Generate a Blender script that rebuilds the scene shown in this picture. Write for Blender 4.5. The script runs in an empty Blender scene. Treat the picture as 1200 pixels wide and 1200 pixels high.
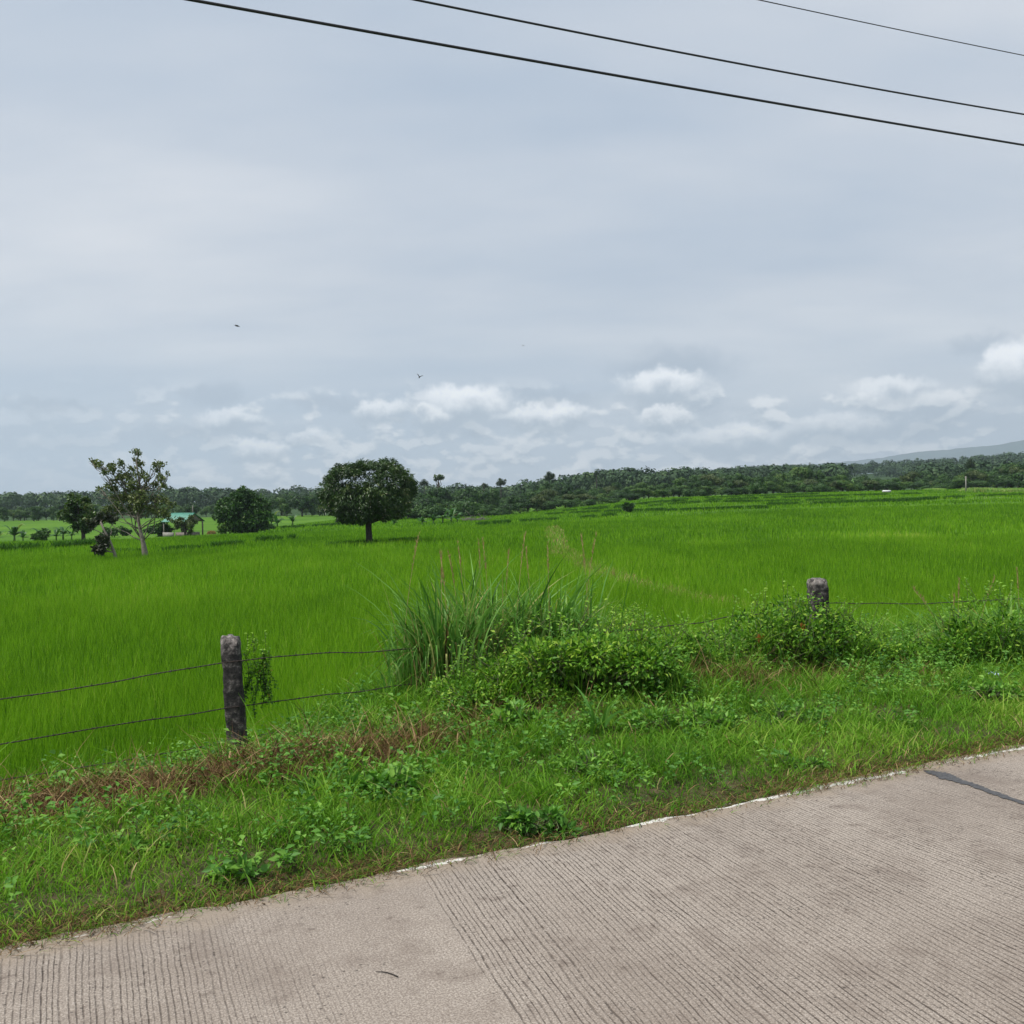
import bpy, math
import numpy as np
from mathutils import Vector

R = math.radians
scene = bpy.context.scene
C = scene.collection
rng = np.random.default_rng(7)

# ------------------------------------------------------------------ camera maths
F = 1178.0
PITCH = math.atan(17 / F)
ROLL = R(1.0)
CAM = np.array([0.0, 0.0, 1.6])
_f = np.array([0, math.cos(PITCH), -math.sin(PITCH)])
_r0 = np.array([1.0, 0, 0]); _u0 = np.array([0, math.sin(PITCH), math.cos(PITCH)])
_r = math.cos(ROLL) * _r0 - math.sin(ROLL) * _u0
_u = math.cos(ROLL) * _u0 + math.sin(ROLL) * _r0

def ray(px, py):
    d = _f + _r * ((px - 600) / F) - _u * ((py - 600) / F)
    return d / d[1]

# ------------------------------------------------------------------ noise / terrain
def _hash(ix, iy, seed):
    n = (ix.astype(np.int64) * 374761393 + iy.astype(np.int64) * 668265263 + seed * 974634541) & 0x7fffffff
    n = ((n ^ (n >> 13)) * 1274126177) & 0x7fffffff
    n = (n ^ (n >> 16)) & 0xffff
    return n / 65535.0

def vnoise(x, y, seed=0):
    x = np.asarray(x, float); y = np.asarray(y, float)
    ix = np.floor(x); iy = np.floor(y)
    fx = x - ix; fy = y - iy
    fx = fx * fx * (3 - 2 * fx); fy = fy * fy * (3 - 2 * fy)
    a = _hash(ix, iy, seed); b = _hash(ix + 1, iy, seed)
    c = _hash(ix, iy + 1, seed); d = _hash(ix + 1, iy + 1, seed)
    return (a * (1 - fx) + b * fx) * (1 - fy) + (c * (1 - fx) + d * fx) * fy

def fbm(x, y, seed=0, o=3):
    t = 0; a = .5; s = 0
    for k in range(o):
        t = t + a * vnoise(x * 2 ** k, y * 2 ** k, seed + k); s += a; a *= .5
    return t / s

def sm(a, b, x):
    t = np.clip((x - a) / (b - a), 0, 1)
    return t * t * (3 - 2 * t)

ED = np.array([0.8872, 0.4613])         # direction of the road
EN = np.array([-0.4613, 0.8872])        # from the road towards the field
E0 = np.array([0.0, 4.62])

def sd(x, y):
    return (x - E0[0]) * EN[0] + (y - E0[1]) * EN[1], (x - E0[0]) * ED[0] + (y - E0[1]) * ED[1]

def xy(s, d):
    return E0[0] + s * EN[0] + d * ED[0], E0[1] + s * EN[1] + d * ED[1]

def terrain(x, y):
    x = np.asarray(x, float); y = np.asarray(y, float)
    s, d = sd(x, y)
    far = np.interp(x, [-81, -40, -27, 0, 14, 27, 54, 81], [-2.2, -2.2, -2.0, -1.66, -.5, .8, 1.3, 1.5])
    wl = np.clip((y - 45) / 65, 0, 1)
    wr = np.clip((y - 40) / 140, 0, 1)
    wob = (vnoise(x / 30, y / 60, 5) - .5) * .06
    q = (wr + wob) * 8
    fl = np.floor(q); fr = q - fl
    wrq = (fl + sm(.88, 1.0, fr) * .8 + fr * .2) / 8
    wr = wr + (np.clip(wrq, 0, 1) - wr) * sm(.25, .5, wr)
    k = sm(-30, 5, x)
    W = wl * (1 - k) + wr * k
    zf = -1.0 + W * (far + 1.0)
    # hills behind
    a1 = np.interp(x, [-900, -400, -250, -190, -120, -40, 0], [2, 2.5, 2.5, 4.5, 3, 2.5, 0])
    zf = zf + a1 * np.exp(-((y - 600) / 130) ** 2)
    a2 = np.interp(x, [0, 25, 60, 110, 170, 230], [0, 2.2, 3.0, 4.2, 3.5, 0])
    zf = zf + a2 * np.exp(-((y - 450) / 90) ** 2)
    a3 = np.interp(x, [50, 120, 200, 330, 420, 470, 700], [0, 9, 13, 16, 20, 23, 27])
    zf = zf + a3 * np.exp(-((y - 900) / 230) ** 2)
    # verge
    vb = np.interp(d, [-6, -2, 0, 6], [-.28, -.17, -.05, -.08])
    zv = np.where(s < 3.4, np.interp(s, [0, .5, 2.0, 3.4], [-.015, .015, .0, 0]) + vb * sm(1.0, 3.4, s), vb)
    zv = zv + .34 * np.exp(-(((x - .55) / 1.15) ** 2 + ((y - 8.1) / .85) ** 2))
    zv = zv + .10 * np.exp(-(((x - 2.9) / 1.0) ** 2 + ((y - 9.6) / .8) ** 2))
    zv = zv + (fbm(x * 1.7, y * 1.7, 3) - .5) * .10 * sm(.2, 1.2, s)
    lf = sm(1.2, -1.2, d)
    z = zv + (zf - zv) * (sm(3.9, 6.2, s) * (1 - lf) + sm(2.0, 4.9, s) * lf)
    return np.where(s < -.03, -.12, z)

def at(px, py):
    d = ray(px, py)
    ys = np.concatenate([np.arange(2, 60, .05), np.arange(60, 1500, .5)])
    P = CAM[None, :] + d[None, :] * ys[:, None]
    below = P[:, 2] < terrain(P[:, 0], P[:, 1])
    i = int(np.argmax(below)) if below.any() else len(ys) - 1
    return P[i]

def at_y(px, py, Y):
    return CAM + ray(px, py) * Y

# ------------------------------------------------------------------ mesh helpers
def build(name, V, quads=None, tris=None, tint=None, mat=None, parent=None, smooth=False, loc=None):
    me = bpy.data.meshes.new(name)
    V = np.asarray(V, np.float32).reshape(-1, 3)
    quads = np.zeros((0, 4), np.int32) if quads is None else np.asarray(quads, np.int32).reshape(-1, 4)
    tris = np.zeros((0, 3), np.int32) if tris is None else np.asarray(tris, np.int32).reshape(-1, 3)
    me.vertices.add(len(V)); me.vertices.foreach_set('co', V.ravel())
    nl = len(quads) * 4 + len(tris) * 3
    me.loops.add(nl)
    me.loops.foreach_set('vertex_index', np.concatenate([quads.ravel(), tris.ravel()]))
    me.polygons.add(len(quads) + len(tris))
    st = np.concatenate([np.arange(len(quads)) * 4, len(quads) * 4 + np.arange(len(tris)) * 3]).astype(np.int32)
    me.polygons.foreach_set('loop_start', st)
    if smooth:
        me.polygons.foreach_set('use_smooth', np.ones(len(quads) + len(tris), bool))
    if tint is not None:
        a = me.attributes.new('tint', 'FLOAT', 'POINT')
        a.data.foreach_set('value', np.asarray(tint, np.float32).ravel())
    me.update(calc_edges=True)
    o = bpy.data.objects.new(name, me)
    C.objects.link(o)
    if mat: me.materials.append(mat)
    if parent: o.parent = parent
    if loc is not None: o.location = tuple(float(v) for v in loc)
    return o

def tag(o, label=None, cat=None, group=None, kind=None):
    if label: o['label'] = label
    if cat: o['category'] = cat
    if group: o['group'] = group
    if kind: o['kind'] = kind
    return o

def empty(name, loc, label, cat, group=None, rz=0):
    o = bpy.data.objects.new(name, None); C.objects.link(o)
    o.location = tuple(float(v) for v in loc); o.rotation_euler = (0, 0, rz)
    o.empty_display_size = .1
    return tag(o, label, cat, group)

class Acc:
    def __init__(s): s.v = []; s.q = []; s.t = []; s.c = []; s.n = 0
    def add(s, V, Q=None, T=None, tint=.5):
        V = np.asarray(V, float).reshape(-1, 3)
        s.v.append(V)
        if Q is not None and len(Q): s.q.append(np.asarray(Q).reshape(-1, 4) + s.n)
        if T is not None and len(T): s.t.append(np.asarray(T).reshape(-1, 3) + s.n)
        s.c.append(np.broadcast_to(np.asarray(tint, float), (len(V),)).copy())
        s.n += len(V)
    def build(s, name, mat, parent=None, smooth=False, loc=None):
        return build(name, np.concatenate(s.v), np.concatenate(s.q) if s.q else None,
                     np.concatenate(s.t) if s.t else None, np.concatenate(s.c), mat, parent, smooth, loc)

def blades(acc, P, h, w, az=None, bend=.3, droop=.15, segs=3, tint=.5, pw=1.8):
    """grass blades: P (n,3) roots; bend = sideways reach / height"""
    n = len(P)
    if n == 0: return
    one = np.ones(n)
    h = h * one; w = w * one; bend = bend * one; droop = droop * one; tint = tint * one
    if az is None: az = rng.uniform(0, 2 * np.pi, n)
    L = np.stack([np.cos(az), np.sin(az), 0 * az], 1)
    fa = rng.uniform(0, 2 * np.pi, n)
    S = np.stack([np.cos(fa), np.sin(fa), 0 * fa], 1)
    tw = rng.uniform(-.6, .6, n)
    V = np.zeros((n, segs + 1, 2, 3)); T = np.zeros((n, segs + 1, 2))
    for k in range(segs + 1):
        t = k / segs
        c = P + L * (bend * h * t ** pw)[:, None]
        c[:, 2] += h * (t - droop * t ** 3)
        ww = w * (1 - t ** 1.7) * (.7 + .6 * min(t * 2, 1)) * .5 + w * .02
        Sk = S + np.stack([-S[:, 1], S[:, 0], 0 * fa], 1) * (tw * t)[:, None]
        V[:, k, 0] = c - Sk * ww[:, None]; V[:, k, 1] = c + Sk * ww[:, None]
        T[:, k, :] = tint[:, None]
    m = (segs + 1) * 2
    b = np.arange(n)[:, None] * m
    Q = np.concatenate([np.stack([b + 2 * k, b + 2 * k + 1, b + 2 * k + 3, b + 2 * k + 2], 2) for k in range(segs)], 1)
    acc.add(V.reshape(-1, 3), Q.reshape(-1, 4), None, T.reshape(-1))

def norm(a): return a / (np.linalg.norm(a, axis=-1, keepdims=True) + 1e-9)

def leaves(acc, P, D, L, W, tint=.5, fold=.25, up=None):
    """leaves: P base, D direction of growth; kite of two triangles folded along the midrib"""
    n = len(P)
    one = np.ones(n); L = L * one; W = W * one; tint = tint * one
    D = norm(D)
    if up is None: up = norm(rng.normal(size=(n, 3)) * .6 + np.array([0, 0, 1.0]))
    S = norm(np.cross(D, up)); N = norm(np.cross(S, D))
    V = np.zeros((n, 4, 3))
    V[:, 0] = P
    mid = P + D * (L * .42)[:, None]
    V[:, 1] = mid + S * (W * .5)[:, None] + N * (W * fold)[:, None]
    V[:, 2] = P + D * L[:, None] - N * (L * .12)[:, None]
    V[:, 3] = mid - S * (W * .5)[:, None] + N * (W * fold)[:, None]
    b = np.arange(n)[:, None] * 4
    T = np.concatenate([np.stack([b + 0, b + 1, b + 2], 2), np.stack([b + 0, b + 2, b + 3], 2)], 1)
    acc.add(V.reshape(-1, 3), None, T.reshape(-1, 3), np.repeat(tint, 4))

def tube(acc, pts, rad, sides=6, tint=.5, jitter=0):
    pts = np.asarray(pts, float); n = len(pts)
    rad = np.asarray(rad, float) * np.ones(n)
    tg = norm(np.gradient(pts, axis=0))
    ref = np.array([0, 0, 1.0]) if abs(tg[0][2]) < .9 else np.array([1.0, 0, 0])
    a = norm(np.cross(tg, ref)); b = norm(np.cross(tg, a))
    th = np.arange(sides) / sides * 2 * np.pi
    V = pts[:, None, :] + (a[:, None, :] * np.cos(th)[None, :, None] + b[:, None, :] * np.sin(th)[None, :, None]) * rad[:, None, None]
    if jitter: V += rng.normal(size=V.shape) * jitter * rad[:, None, None]
    Q = []
    for i in range(n - 1):
        for k in range(sides):
            k2 = (k + 1) % sides
            Q.append([i * sides + k, i * sides + k2, (i + 1) * sides + k2, (i + 1) * sides + k])
    V = V.reshape(-1, 3)
    T = [[0, k + 1, k] for k in range(1, sides - 1)] + [[(n - 1) * sides, (n - 1) * sides + k, (n - 1) * sides + k + 1] for k in range(1, sides - 1)]
    acc.add(V, Q, T, tint)

def box(acc, c, sx, sy, sz, tint=.5, rz=0):
    x, y, z = sx / 2, sy / 2, sz / 2
    V = np.array([[-x, -y, -z], [x, -y, -z], [x, y, -z], [-x, y, -z], [-x, -y, z], [x, -y, z], [x, y, z], [-x, y, z]])
    ca, sa = math.cos(rz), math.sin(rz)
    V = V @ np.array([[ca, sa, 0], [-sa, ca, 0], [0, 0, 1]]) + np.asarray(c)
    acc.add(V, [[0, 3, 2, 1], [4, 5, 6, 7], [0, 1, 5, 4], [1, 2, 6, 5], [2, 3, 7, 6], [3, 0, 4, 7]], None, tint)

# ------------------------------------------------------------------ materials
def nodes(name):
    m = bpy.data.materials.new(name); m.use_nodes = True
    nt = m.node_tree; nt.nodes.clear()
    return m, nt, nt.nodes, nt.links

def ramp(N, stops, interp='LINEAR'):
    r = N.new('ShaderNodeValToRGB'); r.color_ramp.interpolation = interp
    e = r.color_ramp.elements
    while len(e) < len(stops): e.new(.5)
    for el, (p, c) in zip(e, stops):
        el.position = p; el.color = (*c, 1)
    return r

def foliage(name, stops, trans=.35, rough=.5, patch=0.0, patch_scale=.3, spec=.35):
    m, nt, N, L = nodes(name)
    at_ = N.new('ShaderNodeAttribute'); at_.attribute_name = 'tint'
    src = at_.outputs['Fac']
    if patch:
        tc = N.new('ShaderNodeNewGeometry')
        no = N.new('ShaderNodeTexNoise'); no.inputs['Scale'].default_value = patch_scale; no.inputs['Detail'].default_value = 4
        L.new(tc.outputs['Position'], no.inputs['Vector'])
        mr = N.new('ShaderNodeMath'); mr.operation = 'MULTIPLY_ADD'
        L.new(no.outputs['Fac'], mr.inputs[0]); mr.inputs[1].default_value = patch * 2
        ad = N.new('ShaderNodeMath'); ad.operation = 'SUBTRACT'; L.new(src, ad.inputs[0]); ad.inputs[1].default_value = patch
        L.new(ad.outputs[0], mr.inputs[2]); src = mr.outputs[0]
    r = ramp(N, stops); L.new(src, r.inputs[0])
    p = N.new('ShaderNodeBsdfPrincipled'); p.inputs['Roughness'].default_value = rough
    p.inputs['Specular IOR Level'].default_value = spec
    L.new(r.outputs[0], p.inputs['Base Color'])
    out = N.new('ShaderNodeOutputMaterial')
    if trans:
        t = N.new('ShaderNodeBsdfTranslucent')
        g = N.new('ShaderNodeMix'); g.data_type = 'RGBA'; g.blend_type = 'MULTIPLY'; g.inputs[0].default_value = 1
        L.new(r.outputs[0], g.inputs[6]); g.inputs[7].default_value = (1.15, 1.25, .6, 1)
        L.new(g.outputs[2], t.inputs['Color'])
        mx = N.new('ShaderNodeMixShader'); mx.inputs[0].default_value = trans
        L.new(p.outputs[0], mx.inputs[1]); L.new(t.outputs[0], mx.inputs[2]); L.new(mx.outputs[0], out.inputs[0])
    else:
        L.new(p.outputs[0], out.inputs[0])
    return m

def surf(name, stops, scale=8, rough=.85, bump=.3, bscale=30, detail=6, dist=.01, coords='Object'):
    m, nt, N, L = nodes(name)
    tc = N.new('ShaderNodeTexCoord')
    no = N.new('ShaderNodeTexNoise'); no.inputs['Scale'].default_value = scale; no.inputs['Detail'].default_value = detail
    no.inputs['Roughness'].default_value = .65
    L.new(tc.outputs[coords], no.inputs['Vector'])
    r = ramp(N, stops); L.new(no.outputs['Fac'], r.inputs[0])
    p = N.new('ShaderNodeBsdfPrincipled'); p.inputs['Roughness'].default_value = rough
    L.new(r.outputs[0], p.inputs['Base Color'])
    n2 = N.new('ShaderNodeTexNoise'); n2.inputs['Scale'].default_value = bscale; n2.inputs['Detail'].default_value = 5
    L.new(tc.outputs[coords], n2.inputs['Vector'])
    b = N.new('ShaderNodeBump'); b.inputs['Strength'].default_value = bump; b.inputs['Distance'].default_value = dist
    L.new(n2.outputs['Fac'], b.inputs['Height']); L.new(b.outputs[0], p.inputs['Normal'])
    out = N.new('ShaderNodeOutputMaterial'); L.new(p.outputs[0], out.inputs[0])
    return m

M = {}
M['rice'] = foliage('rice_leaf', [(0, (.04, .11, .006)), (.35, (.10, .235, .010)), (.6, (.17, .345, .014)), (.85, (.23, .41, .025)), (1, (.36, .43, .08))], .42, .6, .10, .05, spec=.12)
M['rice_far'] = M['rice']
M['grass'] = foliage('verge_grass', [(0, (.022, .072, .008)), (.35, (.07, .19, .015)), (.65, (.155, .335, .028)), (.9, (.28, .42, .06)), (1, (.42, .38, .16))], .38, .6, .10, 1.3, spec=.12)
M['dry'] = foliage('dry_grass', [(0, (.035, .02, .010)), (.4, (.12, .07, .032)), (.75, (.29, .185, .09)), (1, (.50, .38, .20))], .2, .8, spec=.1)
M['reed'] = foliage('tall_grass_leaf', [(0, (.03, .095, .015)), (.4, (.095, .24, .04)), (.75, (.21, .40, .085)), (.9, (.40, .47, .16)), (1, (.30, .14, .06))], .32, .5, spec=.2)
M['bush'] = foliage('bush_leaf', [(0, (.03, .09, .012)), (.35, (.075, .20, .02)), (.75, (.17, .36, .035)), (.97, (.32, .48, .06)), (1, (.35, .15, .04))], .32, .5, spec=.25)
M['weed'] = foliage('weed_leaf', [(0, (.04, .12, .02)), (.5, (.10, .26, .035)), (1, (.24, .44, .07))], .3, .5, spec=.25)
M['mango'] = foliage('mango_leaf', [(0, (.012, .03, .009)), (.45, (.035, .08, .016)), (.75, (.085, .15, .035)), (1, (.21, .21, .09))], .15, .38, spec=.5)
M['tree'] = foliage('tree_leaf', [(0, (.010, .032, .008)), (.4, (.028, .078, .015)), (.75, (.062, .140, .023)), (1, (.13, .20, .04))], .2, .55)
M['olive'] = foliage('olive_leaf', [(0, (.03, .055, .014)), (.5, (.08, .12, .03)), (1, (.19, .21, .08))], .2, .5)
M['stem'] = surf('green_stem', [(.3, (.05, .07, .02)), (.7, (.12, .13, .05))], 20, .6, .1, 30)
M['banana'] = foliage('banana_leaf', [(0, (.02, .06, .015)), (.5, (.05, .14, .03)), (1, (.24, .28, .10))], .3, .45)
M['wood'] = foliage('distant_leaf', [(0, (.010, .030, .012)), (.5, (.028, .068, .022)), (1, (.07, .125, .035))], .1, .7)
M['bark'] = surf('bark', [(.3, (.10, .085, .07)), (.7, (.25, .22, .19))], 14, .9, .6, 40)
M['barkdark'] = surf('dark_bark', [(.3, (.018, .015, .012)), (.7, (.05, .042, .035))], 14, .9, .6, 40)
M['greywood'] = surf('grey_wood', [(.3, (.10, .09, .08)), (.7, (.22, .20, .18))], 8, .9, .4, 30)
M['wire'] = surf('rusty_wire', [(.3, (.02, .014, .012)), (.7, (.06, .04, .03))], 60, .7, .3, 90)
M['cable'] = surf('black_cable', [(.3, (.012, .012, .014)), (.7, (.02, .02, .022))], 5, .6, .1, 9)
M['black'] = surf('dark_feather', [(.3, (.015, .015, .018)), (.7, (.03, .03, .03))], 5, .7, .1, 9)
M['tin'] = surf('green_painted_roof', [(.3, (.04, .19, .14)), (.7, (.09, .31, .24))], 3, .5, .2, 12)
M['rust'] = surf('rusty_sheet', [(.3, (.10, .08, .07)), (.7, (.26, .22, .20))], 4, .7, .3, 12)
M['block'] = surf('pale_block', [(.3, (.17, .165, .15)), (.7, (.30, .285, .26))], 4, .9, .3, 12)
M['white'] = surf('white_paint', [(.3, (.65, .66, .68)), (.7, (.8, .8, .8))], 4, .6, .1, 12)
M['blue'] = surf('pale_blue_film', [(.3, (.25, .35, .5)), (.7, (.5, .6, .75))], 30, .4, .3, 60)
M['soil'] = surf('gravel_stone', [(.3, (.06, .05, .045)), (.7, (.20, .17, .14))], 30, .9, .4, 60)

# post material: black lichen concrete, light on the crumbled top painted in as a paler tone
def post_mat():
    m, nt, N, L = nodes('weathered_concrete')
    tc = N.new('ShaderNodeTexCoord')
    no = N.new('ShaderNodeTexNoise'); no.inputs['Scale'].default_value = 22; no.inputs['Detail'].default_value = 8; no.inputs['Roughness'].default_value = .75
    L.new(tc.outputs['Object'], no.inputs[0])
    sx = N.new('ShaderNodeSeparateXYZ'); L.new(tc.outputs['Generated'], sx.inputs[0])
    mr = N.new('ShaderNodeMapRange'); mr.inputs[1].default_value = .86; mr.inputs[2].default_value = 1.0; mr.inputs[3].default_value = 0; mr.inputs[4].default_value = .13
    L.new(sx.outputs[2], mr.inputs[0])
    ad = N.new('ShaderNodeMath'); L.new(no.outputs[0], ad.inputs[0]); L.new(mr.outputs[0], ad.inputs[1])
    r = ramp(N, [(.42, (.016, .014, .014)), (.54, (.05, .044, .042)), (.62, (.16, .14, .13)), (.80, (.42, .38, .35))]); L.new(ad.outputs[0], r.inputs[0])
    p = N.new('ShaderNodeBsdfPrincipled'); p.inputs['Roughness'].default_value = .95
    L.new(r.outputs[0], p.inputs['Base Color'])
    b = N.new('ShaderNodeBump'); b.inputs['Strength'].default_value = .9; b.inputs['Distance'].default_value = .012
    L.new(no.outputs[0], b.inputs['Height']); L.new(b.outputs[0], p.inputs['Normal'])
    o = N.new('ShaderNodeOutputMaterial'); L.new(p.outputs[0], o.inputs[0])
    return m
M['post'] = post_mat()

def math_node(N, L, op, a, b=None, c=None, clamp=False):
    n = N.new('ShaderNodeMath'); n.operation = op; n.use_clamp = clamp
    for i, v in enumerate((a, b, c)):
        if v is None: continue
        if isinstance(v, (int, float)): n.inputs[i].default_value = v
        else: L.new(v, n.inputs[i])
    return n.outputs[0]

def noise_node(N, L, vec, scale, detail=4, rough=.55, dim=None):
    n = N.new('ShaderNodeTexNoise'); n.inputs['Scale'].default_value = scale
    n.inputs['Detail'].default_value = detail; n.inputs['Roughness'].default_value = rough
    if vec is not None: L.new(vec, n.inputs['Vector'])
    return n.outputs['Fac']

def smooth_map(N, L, v, a, b, lo=0.0, hi=1.0):
    n = N.new('ShaderNodeMapRange'); n.interpolation_type = 'SMOOTHSTEP'
    L.new(v, n.inputs[0]); n.inputs[1].default_value = a; n.inputs[2].default_value = b
    n.inputs[3].default_value = lo; n.inputs[4].default_value = hi
    return n.outputs[0]

def mixc(N, L, f, a, b, blend='MIX'):
    n = N.new('ShaderNodeMix'); n.data_type = 'RGBA'; n.blend_type = blend
    if isinstance(f, (int, float)): n.inputs[0].default_value = f
    else: L.new(f, n.inputs[0])
    for i, v in ((6, a), (7, b)):
        if isinstance(v, tuple): n.inputs[i].default_value = (*v, 1)
        else: L.new(v, n.inputs[i])
    return n.outputs[2]

def d_of(px, py):
    p = at_y(px, py, 1); t = 1.6 / (1.6 - p[2]); q = CAM + ray(px, py) * t
    return sd(q[0], q[1])
def edge_py(px): return float(np.interp(px, [0, 110, 215, 500, 600, 720, 900, 1050, 1200, 1320], [1112, 1088, 1062, 1012, 988, 966, 930, 902, 876, 853]))
# concrete road: local x = along the road, local y = across (0 at the grass edge, negative towards the viewer)
def road_mat():
    m, nt, N, L = nodes('tined_concrete')
    tc = N.new('ShaderNodeTexCoord'); O = tc.outputs['Object']
    sx = N.new('ShaderNodeSeparateXYZ'); L.new(O, sx.inputs[0]); a = sx.outputs[0]; b = sx.outputs[1]
    JX = -.53      # joint position along the road
    # direction of the tines: skewed near the joint, square to the road far right
    th = smooth_map(N, L, a, JX, 2.6, .17, .0)
    left = math_node(N, L, 'LESS_THAN', math_node(N, L, 'MULTIPLY_ADD', b, -.15, a), JX)
    thl = smooth_map(N, L, a, -3.2, -.6, .02, .13)
    thm = math_node(N, L, 'ADD', math_node(N, L, 'MULTIPLY', thl, left), math_node(N, L, 'MULTIPLY', th, math_node(N, L, 'SUBTRACT', 1, left)))
    g = math_node(N, L, 'SUBTRACT', a, math_node(N, L, 'MULTIPLY', b, thm))
    # individual spacing and wobble
    cv = N.new('ShaderNodeCombineXYZ'); L.new(g, cv.inputs[0])
    w1 = noise_node(N, L, cv.outputs[0], 9, 2)
    w2 = noise_node(N, L, O, 5, 2)
    gw = math_node(N, L, 'ADD', math_node(N, L, 'MULTIPLY', g, 46), math_node(N, L, 'ADD', math_node(N, L, 'MULTIPLY', w1, 2.6), math_node(N, L, 'MULTIPLY', w2, .8)))
    fr = math_node(N, L, 'FRACT', gw)
    tri = math_node(N, L, 'ABSOLUTE', math_node(N, L, 'SUBTRACT', fr, .5))
    idx = math_node(N, L, 'FLOOR', gw)
    wn = N.new('ShaderNodeTexWhiteNoise'); wn.noise_dimensions = '1D'; L.new(idx, wn.inputs['W'])
    groove = smooth_map(N, L, tri, .05, .17, 1, 0)
    amp = math_node(N, L, 'MULTIPLY_ADD', wn.outputs['Value'], .45, .62)
    # broken depth
    brk = smooth_map(N, L, noise_node(N, L, O, 26, 5, .7), .36, .56, .25, 1)
    groove = math_node(N, L, 'MULTIPLY', groove, math_node(N, L, 'MULTIPLY', amp, brk))
    wear = smooth_map(N, L, noise_node(N, L, O, 1.1, 4), .36, .60, .7, 1)
    wearl = math_node(N, L, 'SUBTRACT', 1, math_node(N, L, 'MULTIPLY', left, smooth_map(N, L, a, -1.7, -.9, .15, .9)))
    groove = math_node(N, L, 'MULTIPLY', groove, math_node(N, L, 'MULTIPLY', wear, wearl))
    rightw = smooth_map(N, L, a, 2.9, 3.15, 1, .25)
    groove = math_node(N, L, 'MULTIPLY', groove, rightw)
    edge = smooth_map(N, L, b, -.17, -.08, 1, 0)
    groove = math_node(N, L, 'MULTIPLY', groove, edge)
    big = noise_node(N, L, O, .9, 5, .6)
    base = ramp(N, [(.33, (.325, .275, .232)), (.50, (.415, .36, .308)), (.68, (.50, .44, .38))]); L.new(big, base.inputs[0])
    fine = noise_node(N, L, O, 130, 4, .8)
    col = mixc(N, L, smooth_map(N, L, fine, .37, .58, 0, .80), base.outputs[0], (.145, .118, .098))
    col = mixc(N, L, smooth_map(N, L, noise_node(N, L, O, 60, 3, .7), .52, .72, 0, .3), col, (.48, .43, .39))
    # small pits
    vo = N.new('ShaderNodeTexVoronoi'); vo.inputs['Scale'].default_value = 42; L.new(O, vo.inputs['Vector'])
    vs = N.new('ShaderNodeSeparateXYZ'); L.new(vo.outputs['Color'], vs.inputs[0])
    pit = math_node(N, L, 'MULTIPLY', smooth_map(N, L, vo.outputs['Distance'], .12, .3, 1, 0), math_node(N, L, 'GREATER_THAN', vs.outputs[0], .66))
    pit = math_node(N, L, 'MULTIPLY', pit, smooth_map(N, L, noise_node(N, L, O, 2.2, 3), .42, .6))
    # brown stains
    st = smooth_map(N, L, noise_node(N, L, O, 3.2, 8, .78), .50, .62, 0, .42)
    col = mixc(N, L, st, col, (.17, .135, .112))
    stb = smooth_map(N, L, noise_node(N, L, O, 13, 6, .75), .57, .68, 0, .65)
    col = mixc(N, L, stb, col, (.11, .085, .07))
    dk = math_node(N, L, 'MULTIPLY', groove, .92)
    col = mixc(N, L, dk, col, (.045, .032, .024))
    col = mixc(N, L, math_node(N, L, 'MULTIPLY', pit, .75), col, (.05, .042, .036))
    # dusty strip at the edge
    PAINT = [(-40, .1), (20, .35), (48, .05), (90, .4), (112, .05), (185, .3), (225, .05), (455, .1), (475, 1.0), (530, .8), (545, .15), (600, .2), (625, .45), (705, .5), (725, .95), (1050, 1.0), (1060, .15), (1120, .15), (1130, 1.0), (1400, 1.0)]
    pa = [(d_of(p_, edge_py(p_))[1], v_) for p_, v_ in PAINT]
    a_lo, a_hi = pa[0][0], pa[-1][0]
    mrp = N.new('ShaderNodeMapRange'); L.new(a, mrp.inputs[0]); mrp.inputs[1].default_value = a_lo; mrp.inputs[2].default_value = a_hi
    pr = ramp(N, [((q_[0] - a_lo) / (a_hi - a_lo), (q_[1],) * 3) for q_ in pa]); L.new(mrp.outputs[0], pr.inputs[0])
    pn = noise_node(N, L, O, 9, 6, .65); pn2 = math_node(N, L, 'MULTIPLY_ADD', noise_node(N, L, O, 60, 5, .75), .6, math_node(N, L, 'MULTIPLY', noise_node(N, L, O, 11, 4, .7), .9))
    dist_ = math_node(N, L, 'ABSOLUTE', math_node(N, L, 'ADD', b, math_node(N, L, 'MULTIPLY_ADD', pn, .10, -.002)))
    cover = math_node(N, L, 'SUBTRACT', math_node(N, L, 'ADD', math_node(N, L, 'MULTIPLY', pr.outputs[0], .45), pn2), math_node(N, L, 'MULTIPLY', dist_, 19))
    pmask = smooth_map(N, L, cover, .82, .96)
    es = math_node(N, L, 'MULTIPLY', smooth_map(N, L, math_node(N, L, 'ADD', b, math_node(N, L, 'MULTIPLY', noise_node(N, L, O, 6, 5), .3)), -.12, .12), .8)
    col = mixc(N, L, es, col, (.29, .235, .18))
    col = mixc(N, L, math_node(N, L, 'MULTIPLY', pmask, .93), col, (.68, .66, .62))
    p = N.new('ShaderNodeBsdfPrincipled'); p.inputs['Roughness'].default_value = .88; p.inputs['Specular IOR Level'].default_value = .25
    L.new(col, p.inputs['Base Color'])
    h = math_node(N, L, 'SUBTRACT', math_node(N, L, 'MULTIPLY', fine, -.6), math_node(N, L, 'ADD', groove, math_node(N, L, 'MULTIPLY', pit, .7)))
    bp = N.new('ShaderNodeBump'); bp.inputs['Strength'].default_value = .8; bp.inputs['Distance'].default_value = .004
    L.new(h, bp.inputs['Height']); L.new(bp.outputs[0], p.inputs['Normal'])
    o = N.new('ShaderNodeOutputMaterial'); L.new(p.outputs[0], o.inputs[0])
    return m
M['road'] = road_mat()

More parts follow.
